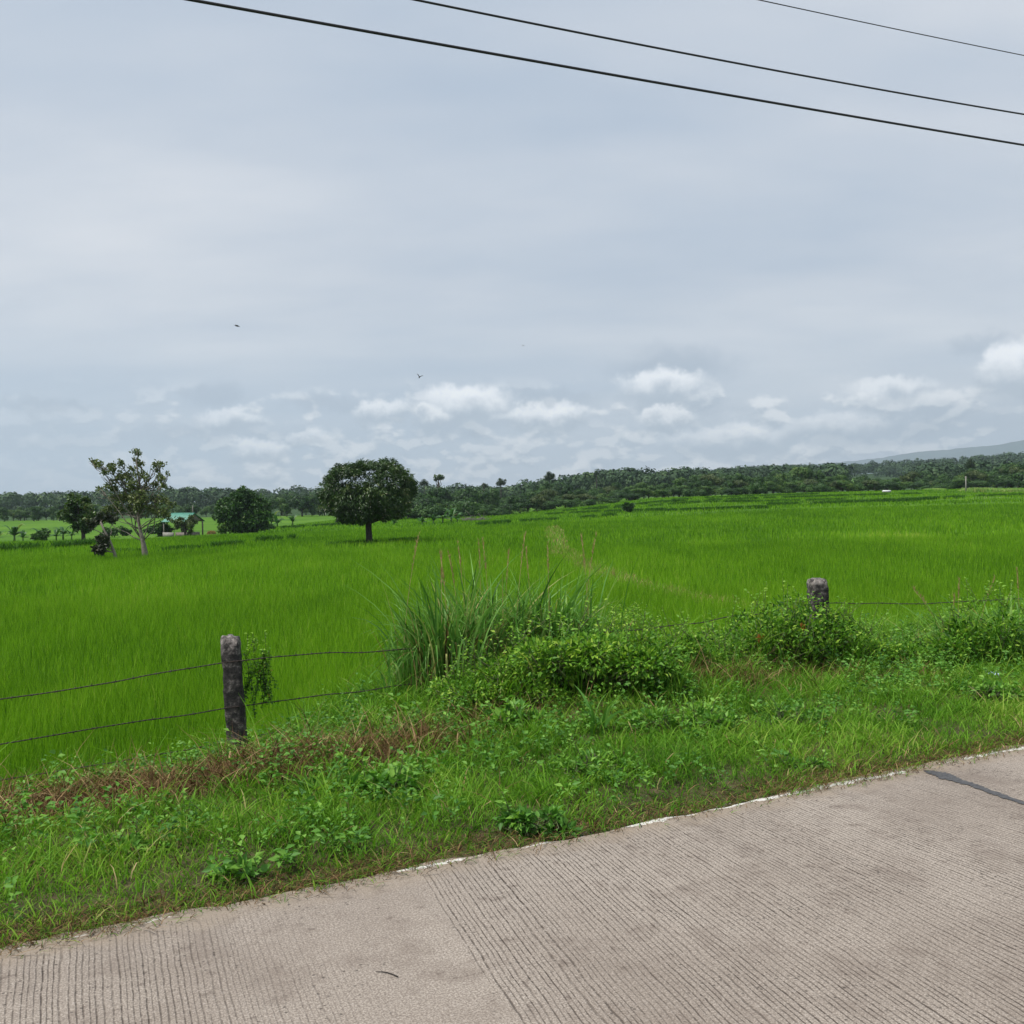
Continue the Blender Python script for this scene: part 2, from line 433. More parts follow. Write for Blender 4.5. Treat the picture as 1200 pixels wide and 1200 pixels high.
def ground_mat():
    m, nt, N, L = nodes('field_ground')
    g = N.new('ShaderNodeNewGeometry'); P = g.outputs['Position']
    at_ = N.new('ShaderNodeAttribute'); at_.attribute_name = 'tint'; t = at_.outputs['Fac']
    n1 = noise_node(N, L, P, .06, 6, .6)
    mp = N.new('ShaderNodeMapping'); mp.inputs['Scale'].default_value = (.25, .9, 1); L.new(P, mp.inputs[0])
    n2 = noise_node(N, L, mp.outputs[0], .8, 6, .7)
    green = ramp(N, [(.3, (.04, .10, .008)), (.5, (.07, .165, .010)), (.7, (.115, .22, .018))])
    L.new(math_node(N, L, 'ADD', math_node(N, L, 'MULTIPLY', n1, .6), math_node(N, L, 'MULTIPLY', n2, .4)), green.inputs[0])
    soil = ramp(N, [(.35, (.03, .035, .014)), (.55, (.07, .065, .03)), (.7, (.12, .09, .055))]); L.new(noise_node(N, L, P, 9, 6, .7), soil.inputs[0])
    f = ramp(N, [(.0, (.02, .05, .015)), (1, (.05, .09, .03))]); L.new(noise_node(N, L, P, .02, 5), f.inputs[0])
    # tint 0 soil (verge), .5 rice field, 1 wooded hills, .75 pale far clearing
    c = mixc(N, L, smooth_map(N, L, t, .1, .4), soil.outputs[0], green.outputs[0])
    c = mixc(N, L, smooth_map(N, L, t, .85, .97), c, f.outputs[0])
    c = mixc(N, L, smooth_map(N, L, math_node(N, L, 'ABSOLUTE', math_node(N, L, 'SUBTRACT', t, .72)), .08, .02), c, (.13, .24, .06))
    p = N.new('ShaderNodeBsdfPrincipled'); p.inputs['Roughness'].default_value = .95; p.inputs['Specular IOR Level'].default_value = .1
    L.new(c, p.inputs['Base Color'])
    o = N.new('ShaderNodeOutputMaterial'); L.new(p.outputs[0], o.inputs[0])
    return m
M['ground'] = ground_mat()

# ------------------------------------------------------------------ ground sheet (polar grid round the origin)
r_ = np.concatenate([[.3], np.geomspace(1.2, 14, 90), np.geomspace(14.3, 260, 190), np.geomspace(266, 8000, 86)])
a_ = np.concatenate([np.linspace(-45, 45, 380), np.linspace(46.5, 313.5, 110)])
A, RR = np.meshgrid(np.radians(a_), r_)
GX = RR * np.sin(A); GY = RR * np.cos(A)
GZ = terrain(GX, GY)
nr, na = GX.shape
V = np.stack([GX, GY, GZ], 2).reshape(-1, 3)
i, j = np.meshgrid(np.arange(nr - 1), np.arange(na), indexing='ij'); j2 = (j + 1) % na
Q = np.stack([i * na + j, (i + 1) * na + j, (i + 1) * na + j2, i * na + j2], 2).reshape(-1, 4)
S_, D_ = sd(GX, GY)
tint = .5 * sm(3.8, 5.2, S_ + 1.0 * sm(1.2, -1.2, D_))
tint = np.where((GY > 262) | (RR > 420), 1.0, tint)
clear = np.exp(-(((GX - 245) / 26) ** 2 + ((GY - 690) / 70) ** 2))
tint = np.where(clear > .45, .72, tint)
tint = np.where((GX < -35) & (GY < 262) & (GY > 100), .62, tint)
V = np.concatenate([V, [[0, 0, -.12]]]); c0 = len(V) - 1
T = np.stack([np.full(na, c0), np.arange(na), (np.arange(na) + 1) % na], 1)
g = build('ground', V, Q, T, np.append(tint.ravel(), 0), M['ground'], smooth=True)
tag(g, kind='structure')

# ------------------------------------------------------------------ road slab (local frame: x along, y across)
def road():
    d = np.concatenate([np.arange(-6, 10, .04), np.arange(10, 300, 2.0)]); d = np.concatenate([np.arange(-40, -6, 1.0), d])
    e = (fbm(d * 2.2, d * 0 + 3, 11, 4) - .5) * .13 + (vnoise(d * 12, d * 0, 4) - .5) * .03
    rows = [np.stack([d, e, d * 0 - .14], 1), np.stack([d, e - .004, d * 0 - .010], 1), np.stack([d, e - .025, d * 0], 1),
            np.stack([d, d * 0 - 1.5, d * 0], 1), np.stack([d, d * 0 - 6.5, d * 0], 1), np.stack([d, d * 0 - 6.5, d * 0 - .14], 1)]
    V = np.stack(rows).reshape(-1, 3); n = len(d); Q = []
    for k in range(len(rows) - 1):
        i = np.arange(n - 1); Q.append(np.stack([k * n + i, (k + 1) * n + i, (k + 1) * n + i + 1, k * n + i + 1], 1))
    o = build('road', V, np.concatenate(Q), None, None, M['road'])
    o.location = (E0[0], E0[1], 0); o.rotation_euler = (0, 0, math.atan2(ED[1], ED[0]))
    tag(o, kind='structure'); return o
ROAD = road()
RZ = math.atan2(ED[1], ED[0])


# tar joint at the right
pts = [(1083, 903), (1095, 906), (1108, 909), (1122, 915), (1140, 920), (1160, 928), (1180, 935), (1205, 943), (1260, 958), (1330, 975)]
wid = [.012, .05, .062, .04, .03, .032, .026, .02, .022, .02]
tt = np.linspace(0, len(pts) - 1, 700)
sdp = np.array([d_of(*p) for p in pts])
cs = np.interp(tt, np.arange(len(pts)), sdp[:, 0]); cd = np.interp(tt, np.arange(len(pts)), sdp[:, 1])
hw = np.interp(tt, np.arange(len(pts)), wid) * (.45 + 1.1 * fbm(tt * 5, tt * 0, 8, 6))
acc = Acc()
hw2 = np.interp(tt, np.arange(len(pts)), wid) * (.35 + .9 * fbm(tt * 7, tt * 0 + 40, 9, 6))
Va = np.concatenate([np.stack([cd - hw, cs, tt * 0 + .004], 1), np.stack([cd + hw2, cs, tt * 0 + .004], 1)])
ii = np.arange(699); acc.add(Va, np.stack([ii, ii + 1, 700 + ii + 1, 700 + ii], 1))
tar = acc.build('road_joint_tar', surf('tar', [(.3, (.028, .027, .030)), (.7, (.10, .098, .10))], 60, .6, .8, 90))
tar.location = (E0[0], E0[1], 0); tar.rotation_euler = (0, 0, RZ); tag(tar, kind='structure')

# pebbles and grit along the edge
def pebbles():
    acc = Acc(); n = 900
    d = rng.uniform(-3.5, 8, n); s = -np.abs(rng.normal(0, .12, n)) - .01
    k = rng.uniform(size=n) < .25; s[k] = rng.uniform(-2.2, 0, k.sum())
    r = rng.uniform(.0015, .0055, n) * np.where(s > -.25, 1.3, .8)
    x, y = xy(s, d)
    ico = np.array([[0, 0, 1], [.9, 0, .2], [.3, .85, .2], [-.75, .5, .2], [-.75, -.5, .2], [.3, -.85, .2]])
    tri = [[0, 1, 2], [0, 2, 3], [0, 3, 4], [0, 4, 5], [0, 5, 1]]
    for q in range(n):
        Vq = ico * r[q] * rng.uniform(.7, 1.4, 3); an = rng.uniform(0, 6.28)
        ca, sa = math.cos(an), math.sin(an)
        Vq = Vq @ np.array([[ca, sa, 0], [-sa, ca, 0], [0, 0, .7]]) + [x[q], y[q], -.001]
        acc.add(Vq, None, tri, .5)
    tag(acc.build('pebbles', M['soil']), kind='stuff')
pebbles()

# twig on the road
p0 = d_of(440, 1140); p1 = d_of(466, 1146)
a0 = np.array([*xy(*p0), .004]); a1 = np.array([*xy(*p1), .004])
acc = Acc(); tpts = [a0 + (a1 - a0) * t + np.array([0, .012 * math.sin(t * 3.1), 0]) for t in np.linspace(0, 1, 7)]
tube(acc, tpts, [.001, .0013, .0016, .0018, .002, .0024, .0026], 5)
tube(acc, [tpts[2], tpts[2] + np.array([-.012, .012, .003])], [.001, .0006], 4)
tag(acc.build('twig', M['barkdark']), 'thin dark twig lying on the smooth concrete of the road', 'twig')

# ------------------------------------------------------------------ near verge vegetation
ROOT = np.array
def scatter(n, s0, s1, d0, d1):
    s = rng.uniform(s0, s1, n); d = rng.uniform(d0, d1, n)
    x, y = xy(s, d); keep = (np.abs(x) < .56 * y + 1.0) & (y > 1)
    return s[keep], d[keep], x[keep], y[keep]

def dryness(x, y):
    """0..1: where the brown dead grass stands"""
    s, d = sd(x, y)
    c = np.interp(d, [-4.5, -3, -1.5, -.2, .8], [1.80, 1.85, 1.90, 1.95, 2.1])
    b = np.exp(-((s - c) / .36) ** 2) * sm(1.1, .1, d)
    b = b * (.8 + .8 * sm(.35, .65, fbm(x * 1.3, y * 2.1, 32)))
    b = b + .45 * np.exp(-(((x - 1.55) / .5) ** 2 + ((y - 8.0) / .35) ** 2))
    b = b + .35 * np.exp(-(((x + .05) / .5) ** 2 + ((y - 7.1) / .3) ** 2))
    b = b + .35 * np.exp(-(((x - 2.6) / 1.0) ** 2 + ((y - 8.6) / .35) ** 2))
    return np.clip(b * (.55 + .9 * fbm(x * 2.5, y * 2.5, 31)), 0, 1)

def verge():
    acc = Acc(); dry = Acc()
    # fine turf; height grows away from the road
    for n, wmul, hmul in ((520000, .78, .82), (60000, 1.15, 1.7)):
        s, d, x, y = scatter(n, -.14, 4.9, -6.5, 12)
        lim = (fbm(d * 3.5, d * 0 + 1, 41, 4) - .5) * .24 - .035
        k = s > lim; s, d, x, y = s[k], d[k], x[k], y[k]
        cl = fbm(x * 3.2, y * 3.2, 51, 3)
        k = rng.uniform(size=len(s)) < (.25 + 1.3 * cl) * np.interp(s, [-.1, .08, .5, 2.5, 4.5], [.5, 1, 1, .6, .5]); s, d, x, y, cl = s[k], d[k], x[k], y[k], cl[k]
        dr = dryness(x, y)
        h = np.interp(s, [-.1, .15, .6, 1.6, 3.2, 4.6], [.03, .06, .085, .10, .15, .28]) * (.35 + 1.3 * cl) * rng.uniform(.5, 1.35, len(s)) * hmul
        z = np.maximum(terrain(x, y), np.where(s < .02, .0, -1)) - .01
        P = np.stack([x, y, z], 1)
        w = rng.uniform(.0035, .0075, len(s)) * wmul
        t = .18 + .72 * fbm(x * 1.1, y * 1.1, 61) + rng.normal(0, .13, len(s)) + .16 * np.interp(s, [-.1, .5, 1.2], [.7, .30, 0]) + .35 * dr
        az = rng.uniform(0, 2 * np.pi, len(s))
        out = rng.uniform(size=len(s)) < .35 * (s < .25)
        az[out] = math.atan2(-EN[1], -EN[0]) + rng.normal(0, .7, out.sum())
        isd = rng.uniform(size=len(s)) < (dr * 1.1 + .06 + .5 * sm(.30, .0, s) * (.3 + 1.2 * fbm(d * 1.3, d * 0, 42)))
        bd = rng.uniform(.25, 1.15, len(s)); dp = rng.uniform(.05, .5, len(s))
        a = ~isd
        blades(acc, P[a], h[a], w[a], az[a], bd[a], dp[a], 3, np.clip(t[a], 0, .97))
        blades(dry, P[isd], h[isd] * (1 + .5 * dr[isd]), w[isd] * .8, az[isd], bd[isd] * 1.1, dp[isd], 3, rng.uniform(.1, 1, isd.sum()))
    # matted dead stems creeping over the slab edge
    for acc_, n, t0 in ((dry, 26000, .4), (acc, 12000, .45)):
        s, d, x, y = scatter(n, -.16, .22, -4, 9)
        k = rng.uniform(size=len(s)) < np.interp(s, [-.16, -.05, .1, .22], [.04, .5, .9, .3]) * (.2 + 1.5 * fbm(d * 2.2, d * 0, 43, 3)); s, d, x, y = s[k], d[k], x[k], y[k]
        blades(acc_, np.stack([x, y, np.maximum(terrain(x, y), np.where(s < .02, 0, -1)) + .002], 1), rng.uniform(.012, .04, len(s)), rng.uniform(.002, .005, len(s)), None,
               rng.uniform(1.2, 3.5, len(s)), rng.uniform(.1, .8, len(s)), 3, np.clip(rng.normal(t0, .2, len(s)), 0, 1))
    # coarse dead stalks in the brown band
    s, d, x, y = scatter(60000, .8, 4.4, -6, 9)
    dr = dryness(x, y); k = rng.uniform(size=len(s)) < dr * .55
    x, y, dr = x[k], y[k], dr[k]
    blades(dry, np.stack([x, y, terrain(x, y) - .01], 1), rng.uniform(.08, .30, len(x)), rng.uniform(.004, .010, len(x)), None,
           rng.uniform(.1, 1.3, len(x)), rng.uniform(.1, .7, len(x)), 4, np.clip(rng.normal(.38, .28, len(x)), 0, 1))
    # longer bright grass leaning in loops between fence and rice, mostly left
    s, d, x, y = scatter(11000, 2.1, 5.4, -7, 10); k = (s > 2.9) | (d < -.3); k &= (s < 4.4) | (d > -.5); s, d, x, y = s[k], d[k], x[k], y[k]
    k = rng.uniform(size=len(s)) < np.interp(d, [-6, -.5, 0, 2, 6], [.42, .35, .55, .4, .55]); s, x, y = s[k], x[k], y[k]
    blades(acc, np.stack([x, y, terrain(x, y) - .01], 1), rng.uniform(.2, .52, len(x)) * np.interp(x, [-2.6, -1.0, 0], [1.05, .9, 1]), rng.uniform(.006, .013, len(x)), None,
           rng.uniform(.2, 1.2, len(x)), rng.uniform(.1, .6, len(x)), 5, np.clip(rng.normal(.62, .15, len(x)), 0, .97))
    # taller tufts through the right-hand verge
    for q in range(760):
        s0 = rng.uniform(.5, 4.2); d0 = rng.uniform(-1.0, 9.5); x0, y0 = xy(s0, d0)
        m = rng.integers(14, 46); x = x0 + rng.normal(0, .05, m); y = y0 + rng.normal(0, .05, m)
        az = np.arctan2(y - y0, x - x0) + rng.normal(0, .5, m)
        hh = np.interp(s0, [.5, 4], [.10, .26]) * rng.uniform(.7, 1.3)
        blades(acc, np.stack([x, y, terrain(x, y) - .01], 1), hh * rng.uniform(.6, 1.2, m), rng.uniform(.005, .011, m), az,
               rng.uniform(.3, 1.0, m), rng.uniform(.1, .5, m), 4, np.clip(rng.normal(rng.uniform(.3, .7), .1), 0, .9) + rng.normal(0, .06, m))
    # small broad-leaved herbs mixed through the turf
    hb = Acc()
    for q in range(5600):
        s0 = rng.uniform(.15, 4.4); d0 = rng.uniform(-6, 11); x0, y0 = xy(s0, d0)
        if abs(x0) > .56 * y0 + .6: continue
        if fbm(x0 * 1.3, y0 * 1.3, 71) < .56 - .05 * min(s0, 2): continue
        m = rng.integers(6, 16); z0 = float(terrain(x0, y0))
        hh = rng.uniform(.05, .17) * (1 + .3 * s0)
        an = rng.uniform(0, 2 * np.pi, m); rr = rng.uniform(.0, .03, m)
        P = np.stack([x0 + rr * np.cos(an), y0 + rr * np.sin(an), z0 + hh * rng.uniform(.4, 1, m)], 1)
        D = np.stack([np.cos(an), np.sin(an), rng.uniform(-.2, .7, m)], 1)
        sz = rng.uniform(.016, .05)
        leaves(hb, P, D, sz * rng.uniform(.7, 1.2, m), sz * .55, np.clip(rng.normal(rng.uniform(.25, .8), .15, m), 0, 1))
    tag(acc.build('verge_grass', M['grass']), kind='stuff')
    tag(dry.build('dead_grass', M['dry']), kind='stuff')
    tag(hb.build('low_herbs', M['weed']), kind='stuff')
verge()

# --- tall arching grass clumps
def tall_clump(px, py, label, n, h, w, spread, dead=.12, plumes=0, lean=0, group=None, name='tall_grass_clump', bmax=1.15):
    base = at(px, py) if py > 50 else np.array([px, py, float(terrain(px, py))])
    e = empty(name, base, label, 'tall grass', group)
    lv = Acc(); dv = Acc()
    for acc_, m, dd_ in ((lv, n, 0), (dv, int(n * dead), 1)):
        x = rng.normal(0, spread[0], m); y = rng.normal(0, spread[1], m)
        z = terrain(base[0] + x, base[1] + y) - base[2] - .02
        az = np.arctan2(y / spread[1], x / spread[0]) + rng.normal(0, .8, m)
        hh = h * rng.uniform(.45, 1.1, m) * (1 - .25 * dd_); w = w * (1 - .45 * dd_)
        if lean: az = np.where(rng.uniform(size=m) < abs(lean), (0 if lean > 0 else math.pi) + rng.normal(0, .5, m), az)
        blades(acc_, np.stack([x, y, z], 1), hh, w * rng.uniform(.6, 1.3, m), az, rng.uniform(.06, bmax, m) ** 1.1, rng.uniform(.05, .95, m) ** 1.2, 8,
               np.clip(rng.normal(.5, .2, m), 0, .93) if not dd_ else rng.uniform(.2, .95, m), pw=2.3)
    lv.build('leaves', M['reed'], e); dv.build('dead_leaves', M['dry'], e)
    for k in range(plumes):
        ac = Acc()
        x = rng.normal(0, spread[0]); y = rng.normal(0, spread[1]); hh = h * rng.uniform(1.0, 1.22)
        lx = rng.normal(0, .12) + .05
        pt = np.array([[x + lx * t ** 2, y, -.02 + hh * t] for t in np.linspace(0, 1, 8)])
        tube(ac, pt, np.linspace(.003, .0012, 8), 4, .92)
        m = 46; t = rng.uniform(.78, 1.03, m)
        P = np.stack([x + lx * t ** 2, y + 0 * t, -.02 + hh * t], 1)
        an = rng.uniform(0, 6.28, m)
        leaves(ac, P, np.stack([np.cos(an) * .25, np.sin(an) * .25, np.ones(m)], 1), rng.uniform(.02, .06, m), .004, rng.uniform(.8, 1, m))
        ac.build('flower_stalk', M['dry'], e)
    return e
tall_clump(520, 806, 'big upright clump of blue-green tall grass at the left end of the mound', 640, 1.10, .018, (.17, .12), .35, 4, -.15, bmax=.60)
tall_clump(-.22, 8.7, 'tall grass with arching leaves in the middle of the mound behind the leafy bush', 620, .98, .016, (.20, .14), .4, 3, .3, bmax=.7)
tall_clump(.28, 8.9, 'dense arching tall grass clump at the right end of the mound', 860, 1.02, .016, (.24, .15), .25, 6, bmax=.65)
tall_clump(1185, 772, 'arching tall grass at the right frame edge next to the dry stalks', 330, .75, .022, (.22, .14), .3, 2)
tall_clump(1118, 770, 'brown half dead grass tuft on the left side of the far right bush', 110, .62, .011, (.07, .07), 1.6, 3)
tall_clump(868, 778, 'low arching green grass tuft left of the overgrown right post', 170, .36, .015, (.26, .12), .15, 0)
tall_clump(700, 862, 'short pale broad-bladed grass tuft in front of the leafy bush', 22, .36, .026, (.06, .04), .05, 0)
tall_clump(378, 930, 'upright bright green blades standing in the brown dead grass', 22, .24, .022, (.05, .03), .1, 0)

# --- leafy bushes
def bush(px, py, wpx, hpx, label, n, leaf, mat='bush', cat='bush', name='leafy_bush', tint=.45, lobes=9, depth=.6, tsd=.2, open_=0.0, flow=0):
    base = at(px, py); k = base[1] / F
    w, h = wpx * k, hpx * k
    e = empty(name, base, label, cat)
    lv = Acc(); st = Acc()
    for q in range(lobes):
        cx = rng.uniform(-.42, .42) * w; cy = rng.uniform(-.3, .3) * w * depth
        top = h * (1 - .9 * (abs(cx) / (w * .62)) ** 1.8)
        cz = rng.uniform(.25, .68) * top
        r = np.array([rng.uniform(.10, .26) * w * (9 / max(lobes, 9)) ** .35, rng.uniform(.14, .3) * w * depth, top * rng.uniform(.2, .42)])
        m = n // lobes
        d = norm(rng.normal(size=(m, 3))); rad = rng.uniform(.35, 1.05, m) ** .6
        P = d * rad[:, None] * r + np.array([cx, cy, cz])
        gz = terrain(base[0] + P[:, 0], base[1] + P[:, 1]) - base[2]
        cl = fbm((P[:, 0] + base[0]) * 9, (P[:, 2] + P[:, 1]) * 9, 80 + q)
        kk = (P[:, 2] > gz) & (cl > .33 + open_)
        P, d, cl = P[kk], d[kk], cl[kk]; m = len(P)
        D = norm(d + rng.normal(size=(m, 3)) * .6 + np.array([0, 0, .15]))
        lt = rng.normal(0, .1)
        leaves(lv, P, D, leaf * rng.uniform(.6, 1.4, m), leaf * rng.uniform(.4, .65, m), np.clip(tint + .06 + lt + (cl - .5) * .6 + rng.normal(0, tsd, m), 0, .955), .2)
        for z in range(14 if m else 0):
            tgt = d[z % m] * r * .9 + np.array([cx, cy, cz])
            b0 = np.array([cx * .5 + rng.normal(0, .02), cy * .5, 0.0]); b0[2] = float(terrain(base[0] + b0[0], base[1] + b0[1])) - base[2] - .02
            mid = (b0 + tgt) / 2 + np.array([rng.normal(0, .04), rng.normal(0, .04), .05 * h])
            tube(st, [b0, mid, tgt], [.005, .0035, .002], 4)
    # stray shoots
    for q in range(30 if mat == 'bush' else 3):
        x = rng.uniform(-.45, .45) * w; m = 9; ln = rng.uniform(.08, .28) * (1 if mat == 'bush' else .5)
        z0 = h * (1 - .8 * (abs(x) / (w * .6)) ** 1.8) * .8
        dx, dz = rng.normal(0, .5), 1.0
        t = np.linspace(0, 1, m)
        C_ = np.stack([x + dx * ln * t, rng.normal(0, .1) * w * depth + 0 * t, z0 + dz * ln * t], 1)
        tube(st, C_, np.linspace(.003, .001, m), 4)
        an = rng.uniform(0, 6.28, m)
        leaves(lv, C_, np.stack([np.cos(an), np.sin(an), .4 + 0 * an], 1), leaf * rng.uniform(.6, 1.1, m), leaf * .5, np.clip(rng.normal(.75, .12, m), 0, .97))
    lv.build('leaves', M[mat], e); st.build('stems', M['stem'], e)
    if mat == 'bush':
        gb = Acc(); m = int(260 * w); x = rng.uniform(-.48, .48, m) * w; y = rng.uniform(-.35, .3, m) * w * depth
        z = terrain(base[0] + x, base[1] + y) - base[2]
        blades(gb, np.stack([x, y, z], 1), h * rng.uniform(.4, 1.15, m) * (1 - .6 * (np.abs(x) / (w * .5)) ** 2) + .06, rng.uniform(.006, .013, m), None, rng.uniform(.1, .9, m), rng.uniform(.1, .7, m), 5, np.clip(rng.normal(.55, .2, m), 0, .95), pw=2.1)
        gb.build('grass_blades', M['grass'], e)
    if flow:
        fl = Acc()
        m = flow; P = np.stack([rng.uniform(-.25, .1, m) * w, -np.abs(rng.uniform(.25, .32, m)) * w * depth, rng.uniform(.35, .6, m) * h], 1)
        for q in range(m):
            fl = Acc(); leaves(fl, np.repeat(P[q:q + 1], 6, 0), norm(rng.normal(size=(6, 3))), .05, .04, 1.0)
            fl.build('orange_leaf', M['bush'], e)
    return e
bush(678, 806, 250, 84, 'broad leafy green bush covering the front of the grassy mound', 7200, .044, lobes=24, depth=.40, tint=.56, tsd=.24, open_=.05)
bush(735, 756, 84, 46, 'small bright green leafy shrub on the crest right of the tall grass', 3000, .046, tint=.78, lobes=7)
bush(580, 826, 160, 48, 'low mixed weeds at the left foot of the mound below the tall grass', 2600, .034, tint=.55, lobes=9, tsd=.25, open_=.05)
bush(800, 786, 120, 46, 'low spreading bush between the mound and the overgrown right post', 3200, .038, lobes=9, tint=.5, tsd=.25, open_=.05)
bush(915, 785, 200, 90, 'tangled dark green creeper bush smothering the right fence post', 5800, .044, lobes=22, depth=.42, tint=.44, tsd=.28, open_=.08, flow=2)
bush(985, 782, 90, 70, 'dark leafy creeper climbing on the right of the post', 2700, .036, lobes=6, depth=.6, tint=.42, tsd=.27, open_=.06)
bush(1162, 784, 130, 96, 'dark leafy bush near the right frame edge beside dry stalks', 3900, .046, lobes=9, depth=.6, tint=.42, tsd=.28, open_=.07)
bush(1050, 776, 120, 30, 'low strip of green weeds under the wire between the two right bushes', 2600, .034, lobes=8, tint=.5)
bush(445, 935, 95, 34, 'patch of broad leaved weeds in front of the brown dead grass', 650, .060, 'weed', 'weed', 'leafy_weed', .5, 9, .5)
bush(288, 1034, 56, 26, 'light green five-leaved weed at the road edge on the left', 130, .058, 'weed', 'weed', 'leafy_weed', .6, 4, .7)
bush(628, 976, 84, 30, 'dark leafy weed clump at the road edge below the mound', 480, .044, 'weed', 'weed', 'leafy_weed', .35, 7, .5)
bush(500, 868, 76, 30, 'pale green broad leaved weed at the foot of the tall grass', 320, .052, 'weed', 'weed', 'leafy_weed', .6, 6, .5)
bush(600, 858, 90, 34, 'tall soft leaved weed in front of the mound', 420, .060, 'weed', 'weed', 'leafy_weed', .6, 7, .6)
bush(795, 860, 130, 36, 'mat of green weeds with upright leaves on the middle verge', 900, .048, 'weed', 'weed', 'leafy_weed', .55, 10, .5)
bush(930, 850, 76, 24, 'small dark weed below the overgrown right post', 330, .042, 'weed', 'weed', 'leafy_weed', .38, 6, .6)
bush(1160, 822, 76, 28, 'weed with pale leaves beside the blue scrap', 330, .050, 'weed', 'weed', 'leafy_weed', .62, 6, .6)
bush(150, 1000, 100, 22, 'light green weed patch on the left verge below dead grass', 420, .040, 'weed', 'weed', 'leafy_weed', .7, 8, .5)
bush(945, 903, 60, 14, 'flat creeping weed at the road edge on the right', 240, .034, 'weed', 'weed', 'leafy_weed', .55, 6, .5)
bush(235, 968, 60, 20, 'small yellowish weed between dead grass and short turf at left', 200, .038, 'weed', 'weed', 'leafy_weed', .8, 5, .5)
bush(700, 905, 90, 22, 'low soft weed in the turf below the pale broad-bladed tuft', 300, .040, 'weed', 'weed', 'leafy_weed', .5, 7, .5)

# blue scrap
b = at(1165, 800); acc = Acc()
gx, gy = np.meshgrid(np.linspace(-.035, .035, 7), np.linspace(-.03, .03, 7)); gz = .06 + rng.uniform(0, .035, gx.shape)
ii, jj = np.meshgrid(np.arange(6), np.arange(6)); acc.add(np.stack([gx + rng.normal(0, .003, gx.shape), gy, gz], 2).reshape(-1, 3) + b,
    np.stack([ii * 7 + jj, ii * 7 + jj + 1, (ii + 1) * 7 + jj + 1, (ii + 1) * 7 + jj], 2).reshape(-1, 4))
tag(acc.build('plastic_scrap', M['blue']), 'crumpled pale blue scrap lying in the grass at the right', 'litter')

# ------------------------------------------------------------------ fence posts and barbed wire
def fence_y(u): return 8.6 / (1 - .52 * u)
def fpt(px, py, push=0.0):
    u = ray(px, py)[0]; return CAM + ray(px, py) * (fence_y(u) + push)

def post(top_px, top_py, wpx, base_z, label, notch):
    tp = fpt(top_px, top_py); k = tp[1] / F; w = wpx * k; H = tp[2] - base_z
    n = 40; m = 7
    acc = Acc(); per = []
    for a, b_ in (((-1, -1), (1, -1)), ((1, -1), (1, 1)), ((1, 1), (-1, 1)), ((-1, 1), (-1, -1))):
        for t in np.arange(m) / m: per.append([a[0] + (b_[0] - a[0]) * t, a[1] + (b_[1] - a[1]) * t])
    per = np.array(per); L_ = np.abs(per).max(1) / np.linalg.norm(per, axis=1); per = per * (L_ ** .18)[:, None]
    V = []; P_ = len(per)
    for i in range(n + 1):
        t = i / n; z = H * t
        sc = w / 2 * .96 * (1 - .10 * max(0, (t - .95) / .05) ** 2)
        nx = (fbm(per[:, 0] * 2 + 5, per[:, 1] * 2 + z * 16, 91, 3) - .5) * .24 + (vnoise(per[:, 0] * 7 + z * 9, per[:, 1] * 7 + z * 40, 92) - .5) * .12
        q = per * (sc * (1 + nx))[:, None]
        zz = np.full(P_, z) + (vnoise(per[:, 0] * 3, per[:, 1] * 3, 95) - .5) * .05 * (t > .97)
        if notch: zz -= .02 * (t > .97) * (per[:, 0] > .3)
        V.append(np.stack([q[:, 0], q[:, 1], zz], 1))
    V = np.concatenate(V); Q = []
    for i in range(n):
        for k2 in range(P_):
            kn = (k2 + 1) % P_; Q.append([i * P_ + k2, i * P_ + kn, (i + 1) * P_ + kn, (i + 1) * P_ + k2])
    V = np.concatenate([V, [[0, 0, H + .006]]]); c = len(V) - 1
    T = [[n * P_ + k2, n * P_ + (k2 + 1) % P_, c] for k2 in range(P_)]
    # lower part further left/right: slight lean
    o = build('fence_post', V, Q, T, None, M['post'], smooth=True)
    o.location = (tp[0] + .045 * H, tp[1], base_z); o.rotation_euler = (0, math.atan2(-.045, 1) , RZ * 0 + .12)
    return tag(o, label, 'fence post', 'concrete posts of the barbed wire fence'), tp
PL, tl = post(270, 746, 22, -.60, 'blackened concrete fence post with crumbling top, painted paler as if lit, standing alone at left', True)
PR, tr = post(957, 679, 20, -.30, 'dark concrete fence post poking out of the creeper bush at right', False)

def strand(pxs, label):
    P = np.array([fpt(x, y, -.09 if True else 0) for x, y in pxs])
    # dense path
    seg = np.concatenate([[0], np.cumsum(np.linalg.norm(np.diff(P, axis=0), axis=1))])
    t = np.arange(0, seg[-1], .02)
    Q_ = np.stack([np.interp(t, seg, P[:, k]) for k in range(3)], 1)
    ker = np.ones(9) / 9
    for k in (0, 1, 2): Q_[4:-4, k] = np.convolve(Q_[:, k], ker, 'valid')
    Q_[:, 2] += (vnoise(t * 3, t * 0, 101) - .5) * .02
    acc = Acc()
    for ph in (0, math.pi):
        off = np.stack([0 * t, .0025 * np.cos(t * 90 + ph), .0025 * np.sin(t * 90 + ph)], 1)
        tube(acc, Q_ + off, .003, 4)
    for s0 in np.arange(.06, seg[-1], .13):
        s0 += rng.uniform(-.02, .02)
        c = np.array([np.interp(s0, t, Q_[:, k]) for k in range(3)])
        for q in range(4):
            d = norm(rng.normal(size=3) * [.5, 1, 1]); tube(acc, [c - d * .003, c + d * rng.uniform(.012, .024)], [.002, .0008], 4)
        tube(acc, [c + [-.007, 0, 0], c + [.007, 0, 0]], .0055, 6)
    return tag(acc.build('barbed_wire', M['wire']), label, 'barbed wire', 'barbed wire strands of the fence')
